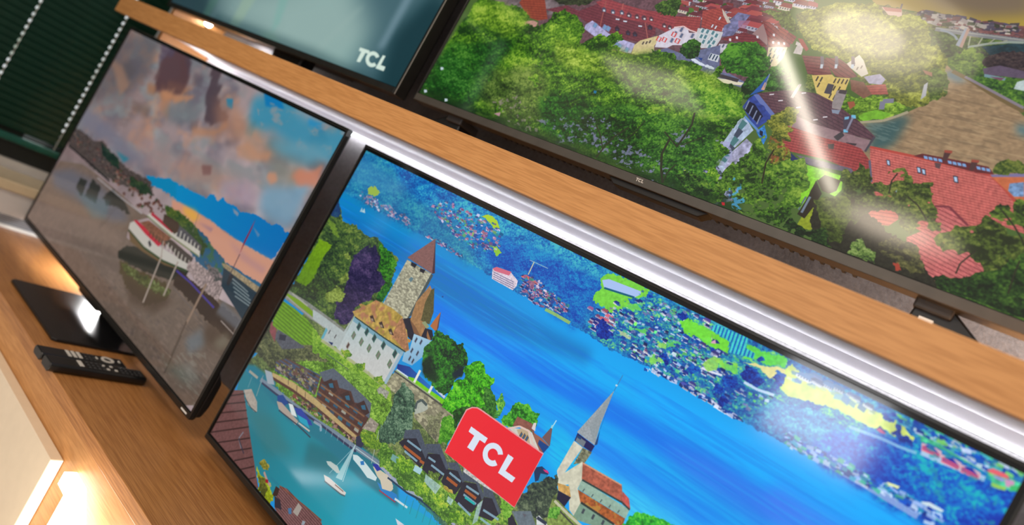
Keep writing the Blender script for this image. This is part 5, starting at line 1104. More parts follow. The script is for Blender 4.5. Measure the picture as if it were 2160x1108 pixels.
tree([7365,8392,7382,8258,7514,8300,7528,8029,7616,8168,7651,8111,7736,8370,7807,8325,7847,7975,7962,7921,8081,8017,8124,8124,8281,8074,8347,8213,8401,8342,8551,8793,8572,8875,8523,9039,8393,9003,8357,9160,8174,8993,8064,8936,7871,9070,7789,9264,7643,9227,7549,8943,7471,8784],dark=(34,44,20),mid=(76,94,34),light=(132,138,64),clump=30,leaf=7,rag=9,seed=25,gaps=1,gapth=0.68,top=0.2)
tree([7273,9163,7502,8834,7727,9031,7734,9440,7786,9883,7641,9922,7473,9626],dark=(30,40,16),mid=(58,74,24),light=(94,110,40),clump=22,leaf=7,rag=7,seed=26)
tree([7835,9846,7868,9686,7922,9577,8043,9724,8154,9775,8171,9962,8056,10018,7916,9990],dark=(40,60,30),mid=(90,120,50),light=(140,160,90),clump=14,leaf=6,rag=6,seed=27)
tree([8122,9531,8260,9330,8498,9415,8642,9628,8758,9856,8582,9868,8336,9866,8188,9782],dark=(40,42,26),mid=(84,84,44),light=(124,120,70),clump=18,leaf=6,rag=8,seed=28,gaps=1,gapth=0.6)
tree([8620,9130,8654,8912,8763,8706,8871,8567,8947,8419,9077,8451,9156,8612,9326,8610,9494,8665,9723,9667,9434,9793,9163,9777,9157,9412,9013,9214,8837,9128,8691,9238],dark=(34,44,20),mid=(76,94,34),light=(132,138,64),clump=34,leaf=8,rag=10,seed=29,gaps=1,gapth=0.7,top=0.2)
tree([8908,8257,8916,8000,9041,8010,9125,8139,9154,7872,9235,7818,9380,8448,9232,8372,9093,8347,8981,8332],dark=(28,40,20),mid=(66,90,30),light=(110,134,50),clump=22,leaf=8,rag=9,seed=30,gaps=1,gapth=0.62)
tree([8758,9856,9080,9550,9256,9150,9362,8765,9523,8793,9779,9911,9267,10209,8883,10070],dark=(12,28,12),mid=(34,64,22),light=(76,112,36),clump=30,leaf=8,rag=9,seed=31)
poly([8349,9856,8385,9812,8455,9936,8400,9964],col=(160,60,44),rag=2,rs=6)
line([8930,9623,8921,9411,8993,9074],col=(40,38,26),w=3)
line([9425,9644,9393,9285,9377,8995],col=(40,38,26),w=3)
line([7959,8534,7919,8254,7937,8073],col=(40,38,26),w=3)
line([8436,8809,8287,8583,8151,8475],col=(40,38,26),w=3)
line([9338,8661,9187,8404,9032,8203],col=(40,38,26),w=3)
poly([144,9827,2241,8988,4166,8910,5770,8956,6409,9689,6011,10207,4128,10355,1605,10277],col=(60,72,84),jit=0.5,js=10)
blots([1366,9080,4166,8910,5913,8489,6409,9689,6011,10207,4128,10355,1605,10277],cols=(160,160,200),th=0.5,sx=14,sy=10,seed=61,alpha=0.8)
tree([-788,10811,-44,10030,14,8776,123,6542,394,6305,855,6406,1294,6408,1534,6614,1470,6874,1736,6896,2002,6684,1991,6316,2163,6120,2553,6306,2727,6558,2781,7116,2937,6834,3054,6614,3249,6627,3387,6403,3546,6642,3434,6857,3672,7017,3846,7155,3930,6952,4136,6744,4099,6676,4350,6779,4411,6673,4530,6825,4744,6775,4967,6916,5080,7139,5201,6968,5234,6722,5323,6875,5301,7154,5532,7085,5744,7248,5795,7521,5923,7715,5885,7993,5875,8152,5823,8588,5982,8644,5912,9017,6030,9604,6239,9829,5957,10238,4876,10347,3831,10267,3091,10138,1561,10300],dark=(14,48,8),mid=(72,122,22),light=(156,190,62),clump=58,leaf=7,rag=8,seed=33,top=0.0,gaps=1,gapth=0.8)
tree([-576,10705,-44,10030,14,8776,90,8031,624,7972,1193,7457,1579,7593,1456,8309,1431,8939,1339,9748,1109,10057,73,10024],dark=(6,38,8),mid=(22,84,16),light=(84,140,48),clump=34,leaf=7,rag=14,seed=34,alpha=0.85,top=0,soft=12)
tree([1132,8884,1755,8227,2356,8149,2814,8745,2789,9644,2192,9871,1600,9712],dark=(24,38,18),mid=(66,92,34),light=(132,150,76),clump=40,leaf=7,rag=14,seed=35,alpha=0.8,gaps=1,gapth=0.66,soft=16)
tree([2645,9095,2809,8570,3348,8485,3796,8688,4157,8915,4380,9201,4294,9689,3304,9930,2970,9811],dark=(2,34,6),mid=(14,74,14),light=(64,128,30),clump=34,leaf=7,rag=14,seed=36,gaps=1,gapth=0.66,top=0,soft=10)
tree([3426,8969,4201,8324,5121,8252,5594,8380,5878,9037,5978,9637,5486,10105,4578,9818,3907,9722],dark=(8,36,10),mid=(36,86,22),light=(92,146,44),clump=36,leaf=7,rag=12,seed=37,gaps=1,gapth=0.66,top=0,soft=10)
tree([159,6632,794,6426,1477,6633,1520,7094,1236,7392,650,7317,298,7344],dark=(38,74,10),mid=(102,144,30),light=(170,194,74),clump=44,leaf=7,rag=12,seed=38,alpha=0.9,soft=10)
tree([2272,7090,2883,7164,3405,7084,3602,7003,4382,6806,4988,6985,5526,7201,5216,7579,4516,7516,3825,7667,3402,7858,2530,7802],dark=(40,72,14),mid=(114,150,34),light=(188,208,90),clump=46,leaf=7,rag=14,seed=39,alpha=0.9,soft=12)
tree([4759,7404,5226,7188,5748,7395,5847,7865,5420,8241,4854,7991],dark=(20,64,10),mid=(84,142,30),light=(166,200,74),clump=44,leaf=8,rag=12,seed=40,alpha=0.85,soft=12)
tree([-192,9689,41,8561,560,8445,1073,8911,944,9653,284,9872],dark=(4,36,8),mid=(18,78,16),light=(90,150,60),clump=24,leaf=8,rag=10,seed=44,alpha=0.7)
poly([-149,9788,3566,9819,5733,9778,6439,9792,6590,10299,5771,10371,3604,10458,22,10503],col=(16,44,12),soft=9,alpha=0.75)
blots([3686,9089,3985,8889,4418,9268,4821,9317,5240,9613,5161,9932,4794,9886,4475,9880,4086,9784],cols=(116,118,150),th=0.58,sx=13,sy=10,seed=81,alpha=0.85,rag=6)
blots([5002,8588,5261,8486,5393,8909,5198,9060],cols=(116,118,150),th=0.58,sx=13,sy=10,seed=81,alpha=0.85,rag=6)
blots([5002,9798,5358,9426,5453,9862,5278,10012],cols=(116,118,150),th=0.58,sx=13,sy=10,seed=81,alpha=0.85,rag=6)
blots([2812,9544,3755,8877,4088,9611,3434,9900],cols=(116,118,150),th=0.62,sx=12,sy=9,seed=82,alpha=0.8,rag=6)
blots([1764,9442,2219,8942,2862,9517,2899,9939,2192,9871],cols=(150,130,140),th=0.62,sx=12,sy=9,seed=83,alpha=0.6,rag=6)
poly([171,8963,240,8943,275,9009,217,9055],col=(190,206,216))
poly([671,9884,736,9862,769,9924,714,9971],col=(190,206,216))
poly([76,9845,145,9822,180,9887,122,9935],col=(190,206,216))
poly([3507,8238,3564,8232,3573,8312,3528,8313],col=(20,110,150))
poly([1901,9793,2022,9684,2040,9813],col=(170,130,140))
line([5319,9966,5192,9642,5087,9280,5087,8853],col=(40,44,26),w=7)
line([5319,9966,5308,9686,5358,9426],col=(40,44,26),w=4)
line([5244,8995,5266,8714,5286,8357,5231,8040],col=(40,44,26),w=6)
line([5244,8995,5087,8853,4956,8730],col=(40,44,26),w=4)
line([5290,8930,5408,8749,5525,8569],col=(40,44,26),w=3)
line([4145,9955,4189,9560,4257,9236,4398,8914],col=(40,44,26),w=5)
line([4182,9687,4008,9332,3857,9123],col=(40,44,26),w=4)
line([4438,9256,4536,8960,4589,8611],col=(40,44,26),w=3)
tree([6235,7704,6307,7558,6378,7414,6491,7356,6585,7590,6535,7900,6643,8086,6714,8465,6640,8720,6495,8667,6392,8443,6350,8037],dark=(50,64,20),mid=(112,118,40),light=(164,160,64),clump=20,leaf=7,rag=10,seed=41,gaps=1,gapth=0.66)
blots([6359,8068,6626,8026,6700,8543,6503,8697],cols=(150,66,50),th=0.56,sx=10,sy=10,seed=63,alpha=0.6)
tree([5992,9481,6028,9130,6117,8894,6184,8455,6237,8172,6408,8433,6519,8687,6715,8534,6852,8382,6968,8417,7026,8689,7120,8901,7112,9246,7075,9611,7021,9922,6761,9968,6456,9898,6163,9844],dark=(20,44,12),mid=(70,112,28),light=(136,166,58),clump=40,leaf=8,rag=10,seed=42,gaps=1,gapth=0.7)
tree([7051,9900,7099,9696,7218,9747,7351,9853,7512,9638,7664,10018,7390,9992,7208,9957],dark=(10,26,10),mid=(30,58,20),light=(70,104,34),clump=18,leaf=7,rag=6,seed=45)
tree([5439,9680,5582,9441,5941,9514,6067,9726,5968,9937,5667,9987],dark=(10,34,10),mid=(44,84,24),light=(104,140,44),clump=26,leaf=7,rag=8,seed=46)
blots([6161,9374,6224,9118,6445,9407,6569,9891,6409,10001,6270,9736],cols=(70,160,220),th=0.56,sx=12,sy=10,seed=64,alpha=0.75)
poly([6211,9902,6255,9883,6275,9949,6240,9965],col=(180,30,40))
line([6570,9185,6487,8707,6496,8347],col=(40,36,20),w=4)
'''), 14)

C = bpy.context.scene.collection
EYE = 1.30                                   # the camera's height; scene heights below are given from the floor

# ------------------------------------------------------------------ helpers
def new_bm(): return bmesh.new()
def box(bm, x0, x1, y0, y1, z0, z1, bev=0.0, seg=2):
    r = bmesh.ops.create_cube(bm, size=1.0)
    for v in r['verts']:
        v.co = ((x0 + x1) / 2 + v.co.x * (x1 - x0), (y0 + y1) / 2 + v.co.y * (y1 - y0), (z0 + z1) / 2 + v.co.z * (z1 - z0))
    if bev:
        es = list({e for v in r['verts'] for e in v.link_edges})
        bmesh.ops.bevel(bm, geom=es, offset=bev, segments=seg, profile=.5, affect='EDGES')
    return bm
def prism(bm, pts, a0, a1, axis='y', bev=0.0):
    """an outline (pairs) pushed along an axis; pairs are (x,z) for y, (x,y) for z, (y,z) for x"""
    def co(p, a):
        return {'y': (p[0], a, p[1]), 'z': (p[0], p[1], a), 'x': (a, p[0], p[1])}[axis]
    v0 = [bm.verts.new(co(p, a0)) for p in pts]; v1 = [bm.verts.new(co(p, a1)) for p in pts]
    n = len(pts); f = [bm.faces.new(v0), bm.faces.new(v1[::-1])]
    for i in range(n): f.append(bm.faces.new((v0[i], v1[i], v1[(i + 1) % n], v0[(i + 1) % n])))
    bmesh.ops.recalc_face_normals(bm, faces=f)
    if bev: bmesh.ops.bevel(bm, geom=list({e for q in f for e in q.edges}), offset=bev, segments=2, profile=.5, affect='EDGES')
    return bm
def tube(bm, pts, r, n=10):
    pts = [Vector(p) for p in pts]; rings = []
    for i, p in enumerate(pts):
        d = (pts[min(i + 1, len(pts) - 1)] - pts[max(i - 1, 0)]).normalized()
        a = d.cross(Vector((.13, .31, .94))).normalized(); b = d.cross(a)
        rings.append([bm.verts.new(p + r * (math.cos(t) * a + math.sin(t) * b)) for t in (2 * math.pi * k / n for k in range(n))])
    fs = []
    for q, w in zip(rings, rings[1:]):
        for k in range(n): fs.append(bm.faces.new((q[k], q[(k + 1) % n], w[(k + 1) % n], w[k])))
    fs.append(bm.faces.new(rings[0][::-1])); fs.append(bm.faces.new(rings[-1]))
    bmesh.ops.recalc_face_normals(bm, faces=fs)
    return bm
def spline(pts, n=8):
    P = [Vector(p) for p in pts]; out = []
    for i in range(len(P) - 1):
        a, b, c, d = P[max(i - 1, 0)], P[i], P[i + 1], P[min(i + 2, len(P) - 1)]
        for k in range(n):
            t = k / n
            out.append(.5 * ((2 * b) + (c - a) * t + (2 * a - 5 * b + 4 * c - d) * t * t + (3 * b - a - 3 * c + d) * t ** 3))
    return out + [P[-1]]
def obj(name, bm, mat, parent=None, smooth=False, lift=EYE):
    me = bpy.data.meshes.new(name); bm.to_mesh(me); bm.free()
    if lift: me.transform(Matrix.Translation((0, 0, lift)))
    if smooth:
        for p in me.polygons: p.use_smooth = True
    o = bpy.data.objects.new(name, me); C.objects.link(o)
    if mat is not None: me.materials.append(mat)
    if parent is not None:
        o.parent = parent; o.matrix_parent_inverse = Matrix.Translation(-parent.location)
    return o
def thing(name, label, cat, loc, group=None):
    o = bpy.data.objects.new(name, None); C.objects.link(o); o.empty_display_size = .05
    o.location = (loc[0], loc[1], loc[2] + EYE); o['label'] = label; o['category'] = cat
    if group: o['group'] = group
    return o
def struct(name, bm, mat):
    o = obj(name, bm, mat); o['kind'] = 'structure'; return o
def lab(o, text): o['label'] = text; return o

# ------------------------------------------------------------------ materials
def mat(name):
    m = bpy.data.materials.new(name); m.use_nodes = True
    nt = m.node_tree; return m, nt, nt.nodes['Principled BSDF']
def node(nt, t, **kw):
    n = nt.nodes.new(t)
    for k, v in kw.items(): setattr(n, k, v)
    return n
def plain(name, col, rough=.5, metal=0.0, spec=.5, var=.06, scale=40.0, bump=0.0, emit=None, strength=0.0):
    m, nt, b = mat(name)
    tc = node(nt, 'ShaderNodeTexCoord'); nz = node(nt, 'ShaderNodeTexNoise'); nz.inputs['Scale'].default_value = scale; nz.inputs['Detail'].default_value = 4
    nt.links.new(tc.outputs['Object'], nz.inputs['Vector'])
    rp = node(nt, 'ShaderNodeValToRGB')
    rp.color_ramp.elements[0].position = .3; rp.color_ramp.elements[1].position = .7
    rp.color_ramp.elements[0].color = [c * (1 - var) for c in col] + [1]; rp.color_ramp.elements[1].color = [min(c * (1 + var), 1) for c in col] + [1]
    nt.links.new(nz.outputs['Fac'], rp.inputs['Fac']); nt.links.new(rp.outputs['Color'], b.inputs['Base Color'])
    b.inputs['Roughness'].default_value = rough; b.inputs['Metallic'].default_value = metal; b.inputs['Specular IOR Level'].default_value = spec
    if bump:
        bp = node(nt, 'ShaderNodeBump'); bp.inputs['Strength'].default_value = bump; bp.inputs['Distance'].default_value = .002
        nt.links.new(nz.outputs['Fac'], bp.inputs['Height']); nt.links.new(bp.outputs['Normal'], b.inputs['Normal'])
    if emit:
        b.inputs['Emission Color'].default_value = (*emit, 1); b.inputs['Emission Strength'].default_value = strength
    return m
def wood(name, light, dark, rough=.42, grain=1.0):
    """veneer with the grain running along X"""
    m, nt, b = mat(name)
    tc = node(nt, 'ShaderNodeTexCoord')
    def nz(sx, sy, sz, det, dist=0.0):
        mp = node(nt, 'ShaderNodeMapping'); mp.inputs['Scale'].default_value = (sx, sy, sz)
        nt.links.new(tc.outputs['Object'], mp.inputs['Vector'])
        n = node(nt, 'ShaderNodeTexNoise'); n.inputs['Scale'].default_value = 1; n.inputs['Detail'].default_value = det; n.inputs['Distortion'].default_value = dist
        nt.links.new(mp.outputs['Vector'], n.inputs['Vector']); return n
    fine = nz(22 * grain, 400, 400, 2); mid = nz(7, 150, 150, 3, .3); broad = nz(1.6, 20, 20, 3, .4)
    a1 = node(nt, 'ShaderNodeMath', operation='MULTIPLY_ADD'); a1.inputs[1].default_value = .60
    a2 = node(nt, 'ShaderNodeMath', operation='MULTIPLY_ADD'); a2.inputs[1].default_value = .26
    a3 = node(nt, 'ShaderNodeMath', operation='MULTIPLY'); a3.inputs[1].default_value = .10
    nt.links.new(broad.outputs['Fac'], a3.inputs[0]); nt.links.new(mid.outputs['Fac'], a2.inputs[0]); nt.links.new(a3.outputs[0], a2.inputs[2])
    nt.links.new(fine.outputs['Fac'], a1.inputs[0]); nt.links.new(a2.outputs[0], a1.inputs[2])
    rp = node(nt, 'ShaderNodeValToRGB'); rp.color_ramp.elements[0].position = .40; rp.color_ramp.elements[1].position = .56
    rp.color_ramp.elements[0].color = (*dark, 1); rp.color_ramp.elements[1].color = (*light, 1)
    nt.links.new(a1.outputs[0], rp.inputs['Fac']); nt.links.new(rp.outputs['Color'], b.inputs['Base Color'])
    b.inputs['Roughness'].default_value = rough; b.inputs['Specular IOR Level'].default_value = .4
    bp = node(nt, 'ShaderNodeBump'); bp.inputs['Strength'].default_value = .12; bp.inputs['Distance'].default_value = .0006
    nt.links.new(a1.outputs[0], bp.inputs['Height']); nt.links.new(bp.outputs['Normal'], b.inputs['Normal'])
    return m
def concrete(name):
    m, nt, b = mat(name)
    tc = node(nt, 'ShaderNodeTexCoord')
    n1 = node(nt, 'ShaderNodeTexNoise'); n1.inputs['Scale'].default_value = 9; n1.inputs['Detail'].default_value = 8; n1.inputs['Roughness'].default_value = .65
    n2 = node(nt, 'ShaderNodeTexNoise'); n2.inputs['Scale'].default_value = 130; n2.inputs['Detail'].default_value = 5; n2.inputs['Roughness'].default_value = .7
    for n in (n1, n2): nt.links.new(tc.outputs['Object'], n.inputs['Vector'])
    ad = node(nt, 'ShaderNodeMath', operation='MULTIPLY_ADD'); ad.inputs[1].default_value = .45; nt.links.new(n2.outputs['Fac'], ad.inputs[0])
    sc = node(nt, 'ShaderNodeMath', operation='MULTIPLY'); sc.inputs[1].default_value = .45; nt.links.new(n1.outputs['Fac'], sc.inputs[0]); nt.links.new(sc.outputs[0], ad.inputs[2])
    rp = node(nt, 'ShaderNodeValToRGB'); rp.color_ramp.elements[0].position = .34; rp.color_ramp.elements[1].position = .66
    rp.color_ramp.elements[0].color = (.10, .092, .095, 1); rp.color_ramp.elements[1].color = (.22, .208, .215, 1)
    nt.links.new(ad.outputs[0], rp.inputs['Fac']); nt.links.new(rp.outputs['Color'], b.inputs['Base Color'])
    b.inputs['Roughness'].default_value = .62
    bp = node(nt, 'ShaderNodeBump'); bp.inputs['Strength'].default_value = .25; bp.inputs['Distance'].default_value = .002
    nt.links.new(n2.outputs['Fac'], bp.inputs['Height']); nt.links.new(bp.outputs['Normal'], b.inputs['Normal'])
    return m
def glow(name, col, strength):
    m, nt, b = mat(name)
    b.inputs['Base Color'].default_value = (.9, .9, .9, 1); b.inputs['Roughness'].default_value = .4
    b.inputs['Emission Color'].default_value = (*col, 1); b.inputs['Emission Strength'].default_value = strength
    return m
def screen_mat(name, cfg, rough=.13, spec=.5, gain=1.0):
    """a lit display: the picture is painted here, by the script, and given off as light; the glass over it is glossy"""
    w, h, base, ops, seed = cfg
    a = run_ops(w, h, base, ops, seed) / 255.0
    buf = np.ones((h, w, 4), np.float32); buf[..., :3] = a[::-1]
    im = bpy.data.images.new(name, w, h, alpha=False); im.pixels.foreach_set(buf.ravel()); im.update(); im.pack()
    m, nt, b = mat(name)
    uv = node(nt, 'ShaderNodeUVMap'); tx = node(nt, 'ShaderNodeTexImage'); tx.image = im; tx.extension = 'EXTEND'
    nt.links.new(uv.outputs['UV'], tx.inputs['Vector'])
    b.inputs['Base Color'].default_value = (.006, .006, .007, 1); b.inputs['Roughness'].default_value = rough; b.inputs['Specular IOR Level'].default_value = spec
    nt.links.new(tx.outputs['Color'], b.inputs['Emission Color']); b.inputs['Emission Strength'].default_value = gain
    return m

OAK = wood('oak_veneer', (.600, .290, .104), (.480, .218, .071))
OAK2 = wood('oak_worktop', (.49, .220, .072), (.33, .135, .042), rough=.34, grain=.6)
CONC = concrete('concrete_panel')
LAMI = plain('grey_laminate', (.90, .875, .92), .6, spec=.25, var=.02)
BLACK = plain('black_plastic', (.010, .010, .011), .32, var=.15)
BEZEL = plain('dark_bezel', (.020, .019, .018), .22, var=.1)
GLASSB = plain('black_gloss', (.006, .006, .007), .09, var=.1)
PLATE = plain('black_plate', (.007, .007, .008), .30, var=.1)
CHIN = plain('brushed_chin', (.075, .068, .060), .38, metal=.15, var=.1)
EDGE = plain('silver_edge', (.62, .58, .54), .35, metal=.5, var=.05)
WHITE = plain('white_lacquer', (.82, .69, .53), .12, var=.02)
WHITEE = plain('white_edge', (.86, .86, .84), .35, var=.02)
PALE = plain('pale_grey_paint', (.56, .55, .55), .5, var=.03)
CREAM = plain('cream_sill', (.55, .45, .30), .4, var=.05)
GRILLE = plain('grey_grille', (.28, .29, .32), .45, var=.05)
DARKFR = plain('dark_window_frame', (.008, .010, .007), .6, var=.1)
SLAT = plain('green_slat', (.001, .024, .0135), .5, spec=.25, var=.1)
RAIL = plain('green_rail', (.010, .085, .060), .25, metal=.3, var=.1)
CORD = plain('pale_cord', (.5, .5, .45), .6)
RUBBER = plain('remote_black', (.008, .008, .009), .28, var=.15)
KEYS = plain('remote_keys', (.62, .58, .54), .4)
KEYD = plain('remote_dark_keys', (.045, .045, .048), .5)
WALLP = plain('plain_wall', (.50, .47, .44), .8, var=.04)
FLOORM = plain('pale_floor', (.66, .63, .60), .5, var=.06, scale=6)
LEDW = glow('led_chip_light', (.93, .95, 1.0), 30.0)
LEDB = glow('led_band_light', (.93, .95, 1.0), 2.6)
LEDD = glow('led_diffuser_light', (.93, .95, 1.0), 26.0)
PATCHW = glow('patch_face_light', (1.0, .95, .85), 9.0)
SPOTW = glow('spot_face_light', (1.0, .97, .92), 30.0)
SKY = glow('daylight_outside', (.80, .92, 1.0), 1.5)
nt = SKY.node_tree; nt.nodes['Principled BSDF'].inputs['Emission Strength'].default_value = .75
tc = node(nt, 'ShaderNodeTexCoord'); nz = node(nt, 'ShaderNodeTexNoise'); nz.inputs['Scale'].default_value = 9
rp = node(nt, 'ShaderNodeValToRGB'); rp.color_ramp.elements[0].position = .40; rp.color_ramp.elements[1].position = .58
rp.color_ramp.elements[0].color = (.16, .26, .20, 1); rp.color_ramp.elements[1].color = (.86, .94, 1.0, 1)
nt.links.new(tc.outputs['Object'], nz.inputs['Vector']); nt.links.new(nz.outputs['Fac'], rp.inputs['Fac']); nt.links.new(rp.outputs['Color'], nt.nodes['Principled BSDF'].inputs['Emission Color'])

# ------------------------------------------------------------------ the room
YW = 1.10
bm = new_bm(); box(bm, -2.278, 1.6, YW, YW + .06, -1.30, 1.5); struct('wall_back', bm, CONC)
bm = new_bm(); box(bm, -4.0, 1.6, -4.0, YW + .3, -1.36, -1.30); struct('floor', bm, FLOORM)
# window wall on the left: sill height up to the opening, a pier beside it
bm = new_bm()
box(bm, -2.62, -2.42, -2.2, YW + .3, -1.30, -.44)
box(bm, -2.62, -2.42, .984, YW + .3, -.44, 1.5)
box(bm, -2.62, -2.42, -2.2, -.72, -.44, 1.5)
box(bm, -2.62, -2.42, -.72, .984, 1.05, 1.5)
struct('wall_left', bm, WALLP)
win = new_bm()
for y0, y1, z0, z1 in ((-.72, .984, -.44, -.362), (-.72, .80, -.361, -.318), (.905, .984, -.361, -.318), (-.72, .984, 1.0, 1.05), (-.72, -.66, -.317, 1.0), (.981, .984, -.317, 1.0), (.10, .16, -.317, 1.0)):
    box(win, -2.56, -2.44, y0, y1, z0, z1)
w1 = struct('window_1', win, DARKFR)
bm = new_bm(); v = [bm.verts.new(p) for p in ((-3.1, -1.2, -.6), (-3.1, 1.6, -.6), (-3.1, 1.6, 1.3), (-3.1, -1.2, 1.3))]; bm.faces.new(v)
o = obj('daylight', bm, SKY); o['kind'] = 'structure'

# ------------------------------------------------------------------ venetian blind
bl = thing('venetian_blind', 'dark green venetian blind with daylight dotting its cord holes, behind the left television', 'blind', (-2.40, .2, -.38))
HOLES = (.873, .663, .453, .243, .033, -.177)
def slat_bm():
    bm = new_bm(); ys = [-.45]
    for h in sorted(HOLES): ys += [h - .0035, h + .0035]
    ys += [.970]
    prof = [(-.0045, -.0125), (-.0012, -.0055), (.0012, .0035), (.0030, .0125)]      # a slat nearly closed, slightly bowed
    g = [[bm.verts.new((px, y, pz)) for px, pz in prof] for y in ys]
    for i in range(len(ys) - 1):
        for k in range(3):
            if i % 2 == 1 and k == 1: continue                                      # the cord hole
            bm.faces.new((g[i][k], g[i + 1][k], g[i + 1][k + 1], g[i][k + 1]))
    return bm
base = slat_bm(); me = bpy.data.meshes.new('slat'); base.to_mesh(me); base.free(); me.materials.append(SLAT)
for k in range(58):
    s = bpy.data.objects.new('slat', me); C.objects.link(s); s.parent = bl; s.matrix_parent_inverse = Matrix.Translation(-bl.location)
    s.location = (-2.40, 0, EYE - .336 + k * .0212)
bm = new_bm(); box(bm, -2.412, -2.388, -.45, .970, -.383, -.362, .004); obj('bottom_rail', bm, RAIL, bl)
bm = new_bm(); box(bm, -2.415, -2.385, -.45, .970, .90, .94, .003); obj('head_rail', bm, RAIL, bl)
for h in HOLES[:2]:
    bm = new_bm(); tube(bm, [(-2.3945, h, -.37), (-2.3945, h, .91)], .0009, 6); obj('lift_cord', bm, CORD, bl)

# ------------------------------------------------------------------ radiator cover under the window
rc = thing('radiator_cover', 'pale grey radiator cover with slotted grille and cream sill board under the green blind', 'radiator cover', (-2.33, .2, -1.30))
bm = new_bm(); box(bm, -2.40, -2.275, -.9, .925, -1.2995, -.6); obj('lower_panel', bm, PALE, rc)
bm = new_bm(); box(bm, -2.40, -2.262, -.9, .925, -.566, -.496); obj('front_panel', bm, PALE, rc)
bm = new_bm(); box(bm, -2.41, -2.250, -.9, .925, -.495, -.465, .004); obj('sill_board', bm, CREAM, rc)
bm = new_bm()
for k in range(6): box(bm, -2.40, -2.258, -.9, .925, -.5985 + k * .0055, -.5985 + k * .0055 + .0034)
box(bm, -2.40, -2.27, -.9, .925, -.598, -.567); obj('grille', bm, GRILLE, rc)
bm = new_bm(); box(bm, -2.262, -2.246, -.9, .925, -.5995, -.5925); obj('edge_trim', bm, WHITEE, rc)

# ------------------------------------------------------------------ end panel, shelf, counter
bm = new_bm(); box(bm, -2.298, -2.280, .935, 1.099, -1.2995, 1.2, .001); o = obj('end_panel', bm, OAK); o['label'] = 'narrow oak end panel standing at the wall beside the blind'; o['category'] = 'panel'
sh = thing('display_shelf', 'long oak shelf carrying the two upper televisions, strip light beneath it', 'shelf', (-.85, .95, .105))
SZ0, SZ1, SY = .1042, .1553, .792
bm = new_bm(); box(bm, -2.279, 1.2, SY + .0205, 1.0985, SZ0 + .0230, SZ1 - .0002); obj('shelf_board', bm, OAK, sh)
bm = new_bm(); box(bm, -2.279, 1.2, SY, SY + .020, SZ0, SZ1, .0012); obj('fascia', bm, OAK, sh)
bm = new_bm(); box(bm, -2.278, 1.2, SY + .0205, 1.098, SZ0 + .0210, SZ0 + .0228)
box(bm, -2.278, 1.2, 1.0905, 1.0980, .1085, SZ0 + .0209); lab(obj('underside_panel', bm, LAMI, sh), 'pale grey laminate underside')
led = thing('led_strip_light', 'thin white LED strip light glowing under the oak shelf', 'strip light', (-.85, 1.093, .10))  # LED strip fixed to the wall under the shelf
bm = new_bm(); box(bm, -2.275, 1.1, 1.0860, 1.0995, .1024, .1082); obj('profile', bm, LEDB, led)
bm = new_bm(); box(bm, -2.275, 1.1, 1.0866, 1.0950, .1018, .1023); obj('diffuser', bm, LEDD, led)
cm = new_bm(); box(cm, -.0026, .0026, 1.0844, 1.0859, -.0013, .0013); cme = bpy.data.meshes.new('led_chip'); cm.to_mesh(cme); cm.free(); cme.materials.append(LEDW)
xs = [-2.268 + k * .01667 for k in range(142)]
order = sorted(xs, key=lambda x: -x if x < .1 else 9 + x)
near = set(order[:100])
rest = new_bm()
for x in xs:
    if x in near:
        c = bpy.data.objects.new('led_chip', cme); C.objects.link(c); c.parent = led; c.matrix_parent_inverse = Matrix.Translation(-led.location); c.location = (x, 0, EYE + .1049)
    else: box(rest, x - .0026, x + .0026, 1.0844, 1.0859, .1036, .1062)
o = obj('far_led_chips', rest, LEDW, led); o['kind'] = 'stuff'

ct = thing('display_counter', 'oak display counter with a white drawer front, under the lower televisions', 'counter', (-.85, .88, -1.30))
bm = new_bm(); box(bm, -2.244, 1.2, .667, 1.0985, -.625, -.600, .0008); obj('worktop', bm, OAK2, ct)
bm = new_bm(); box(bm, -2.244, 1.2, .669, .690, -1.25, -.6255); obj('front_panel', bm, OAK, ct)
bm = new_bm(); box(bm, -2.244, 1.2, .692, 1.098, -1.2985, -.64); obj('carcass', bm, OAK, ct)
dr = new_bm(); box(dr, -1.90, -1.146, .646, .668, -1.10, -.678, .0012); d = obj('drawer_front', dr, WHITE, ct); lab(d, 'cream white lacquered drawer front')
bm = new_bm(); box(bm, -1.1462, -1.1452, .6465, .6675, -1.099, -.679); obj('edge_band', bm, WHITEE, d)

# added glowing panel in the shape of the glare on the counter front
lp = thing('bright_patch', 'glaring white patch of light on the oak counter front beside the cream drawer, added as a glowing panel', 'lamp', (-1.0, .655, -.9))
bm = new_bm(); prism(bm, [(-1.093, -.668), (-1.093, -.691), (-1.061, -.692), (-1.061, -1.0), (-.90, -1.0), (-.93, -.80), (-.985, -.712), (-1.045, -.668)], .6480, .6685, 'y'); obj('patch_face', bm, PATCHW, lp)
bm = new_bm(); prism(bm, [(-1.058, -.70), (-1.058, -.99), (-.91, -.99), (-.95, -.80)], .6687, .6689, 'y'); obj('back_plate', bm, WHITEE, lp)

